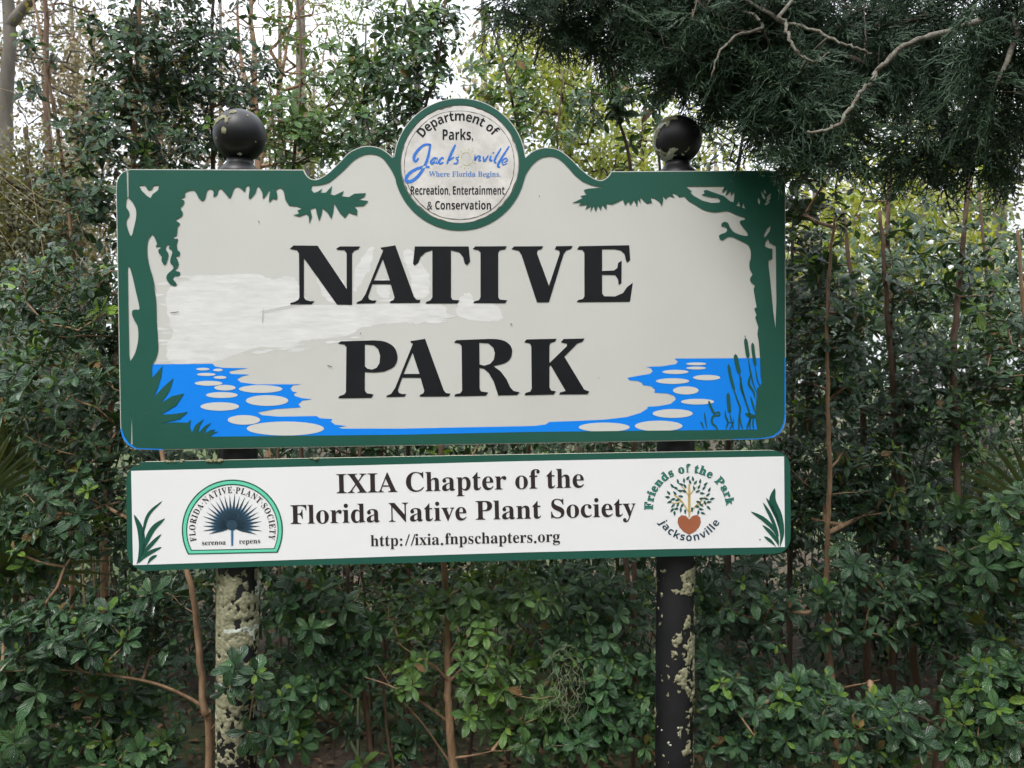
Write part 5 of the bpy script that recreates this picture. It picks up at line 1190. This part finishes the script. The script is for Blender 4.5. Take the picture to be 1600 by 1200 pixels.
added_belt()  # added trees, never in view, that deepen the dark inside the hedge

# ------------------------------------------------------------------ small plants
M['straw'] = flat_mat('dry_straw', (0.42, 0.33, 0.19), 0.7, 0.2, 0.2, 40.0)
M['palmetto'] = leaf_mat('palmetto_green', [(0.055, 0.085, 0.04), (0.085, 0.12, 0.055), (0.12, 0.15, 0.075)], trans=0.15, rough=.45, veins=False)
M['moss'] = flat_mat('moss_grey_green', (0.22, 0.24, 0.15), 0.9, 0.1, 0.3, 60.0)
g0 = at(150, 640, 3.35); g0[2] = 0
gr_ = empty('dry_grass_clump', g0); tag(gr_, 'clump of thin dry straw stalks leaning out of the tall dense shrub', 'grass')
r = np.random.default_rng(61)
for (x0, y0, x1, y1) in ((-20, 245, 132, 372), (-20, 262, 150, 400), (-15, 135, 75, 168), (24, 80, 76, 172), (-20, 330, 60, 460), (30, 210, 44, 250), (-10, 290, 120, 420)):
    a = at(x1, y1, 3.2 + r.uniform(-.1, .1)); b = at(x0, y0, 3.1 + r.uniform(-.2, .1)); f = g0 + r.normal(0, .03, 3); f[2] = -.02
    tb = Tubes(); tb.add(smooth_line([f, (f + a) / 2 + np.array([.04, 0, .05]), a, (a + b) / 2 + np.array([0, 0, .012]), b], 5), np.linspace(.0022, .0007, 21), 4); obj('stalk', tb.mesh('stalk', [M['straw']]), gr_, g0)
def palmetto(label, base, fronds, R, seed):
    rng = np.random.default_rng(seed); base = np.array(base, float); root = empty('palmetto', base); tag(root, label, 'palmetto', 'palmettos low in the thicket')
    for (tip, ang) in fronds:
        tip = np.asarray(tip, float); p = smooth_line([base, base + (tip - base) * .5 + np.array([0, 0, .12]), tip], 6); tb = Tubes(); tb.add(p, np.linspace(.008, .005, len(p)), 5)
        fr = obj('frond', tb.mesh('frond', [M['palmetto']]), root, base)
        d0 = norm(p[-1] - p[-2]); u = norm(np.cross(d0, np.array([0, 0, 1.0]))); nrm = norm(np.cross(u, d0)); n = 22
        for k in range(n):
            a = math.radians(-105 + 210 * k / (n - 1)); d = math.cos(a) * d0 + math.sin(a) * u; L = R * rng.uniform(.85, 1.1); q = np.cross(nrm, d); w = .011
            t = np.array([0, .3, .7, 1.0]); ww = np.array([.45, 1, .75, .05]) * w; ctr_ = tip + d * (t * L)[:, None] - np.array([0, 0, 1]) * (t ** 2 * L * .12)[:, None]
            V = np.vstack([ctr_ - q * ww[:, None] + nrm * .004, ctr_ - nrm * .002, ctr_ + q * ww[:, None] + nrm * .004]); T = []
            for s in (0, 4):
                for i in range(3): T += [(s + i, s + i + 1, s + i + 5), (s + i, s + i + 5, s + i + 4)]
            obj('leaflet', mesh_np('leaflet', V, np.array(T), mats=[M['palmetto']]), fr, base)
palmetto('palmetto with broad pale fronds half hidden beside the low shrub', (-2.0, 2.95, 0), [(at(-40, 790, 2.7), 0), (at(-70, 700, 2.8), 0), (at(0, 900, 2.75), 0), (at(20, 730, 2.95), 0)], .40, 71)
palmetto('dark palmetto in the shade behind the two slender stems', (-.62, 3.35, 0), [(at(470, 1120, 3.5), 0), (at(560, 1090, 3.55), 0)], .36, 72)
palmetto('palmetto with one pale blade poking out beside the double trunks', (2.1, 3.3, 0), [(at(1625, 800, 3.05), 0), (at(1560, 1000, 3.3), 0), (at(1680, 700, 3.3), 0)], .36, 73)
def moss():
    rng = np.random.default_rng(81); tb = Tubes(); c = at(885, 1050, 2.40)
    for k in range(46):
        p = at(rng.normal(885, 12), rng.uniform(1000, 1100), 2.40 + rng.normal(0, .02)); n = 14; pts = [p]; d = np.array([rng.normal(0, .6), rng.normal(0, .4), -1.0])
        for i in range(n): d = d * .72 + rng.normal(0, .62, 3) + np.array([0, 0, -.30]); pts.append(pts[-1] + norm(d) * .0085)
        tb.add(smooth_line(pts, 2), .0006, 3)
    o = obj('moss_tuft', tb.mesh('moss_tuft', [M['moss']]), None); tag(o, 'tuft of grey green curly moss hanging in the dense shrub', 'moss', kind='stuff')
moss()
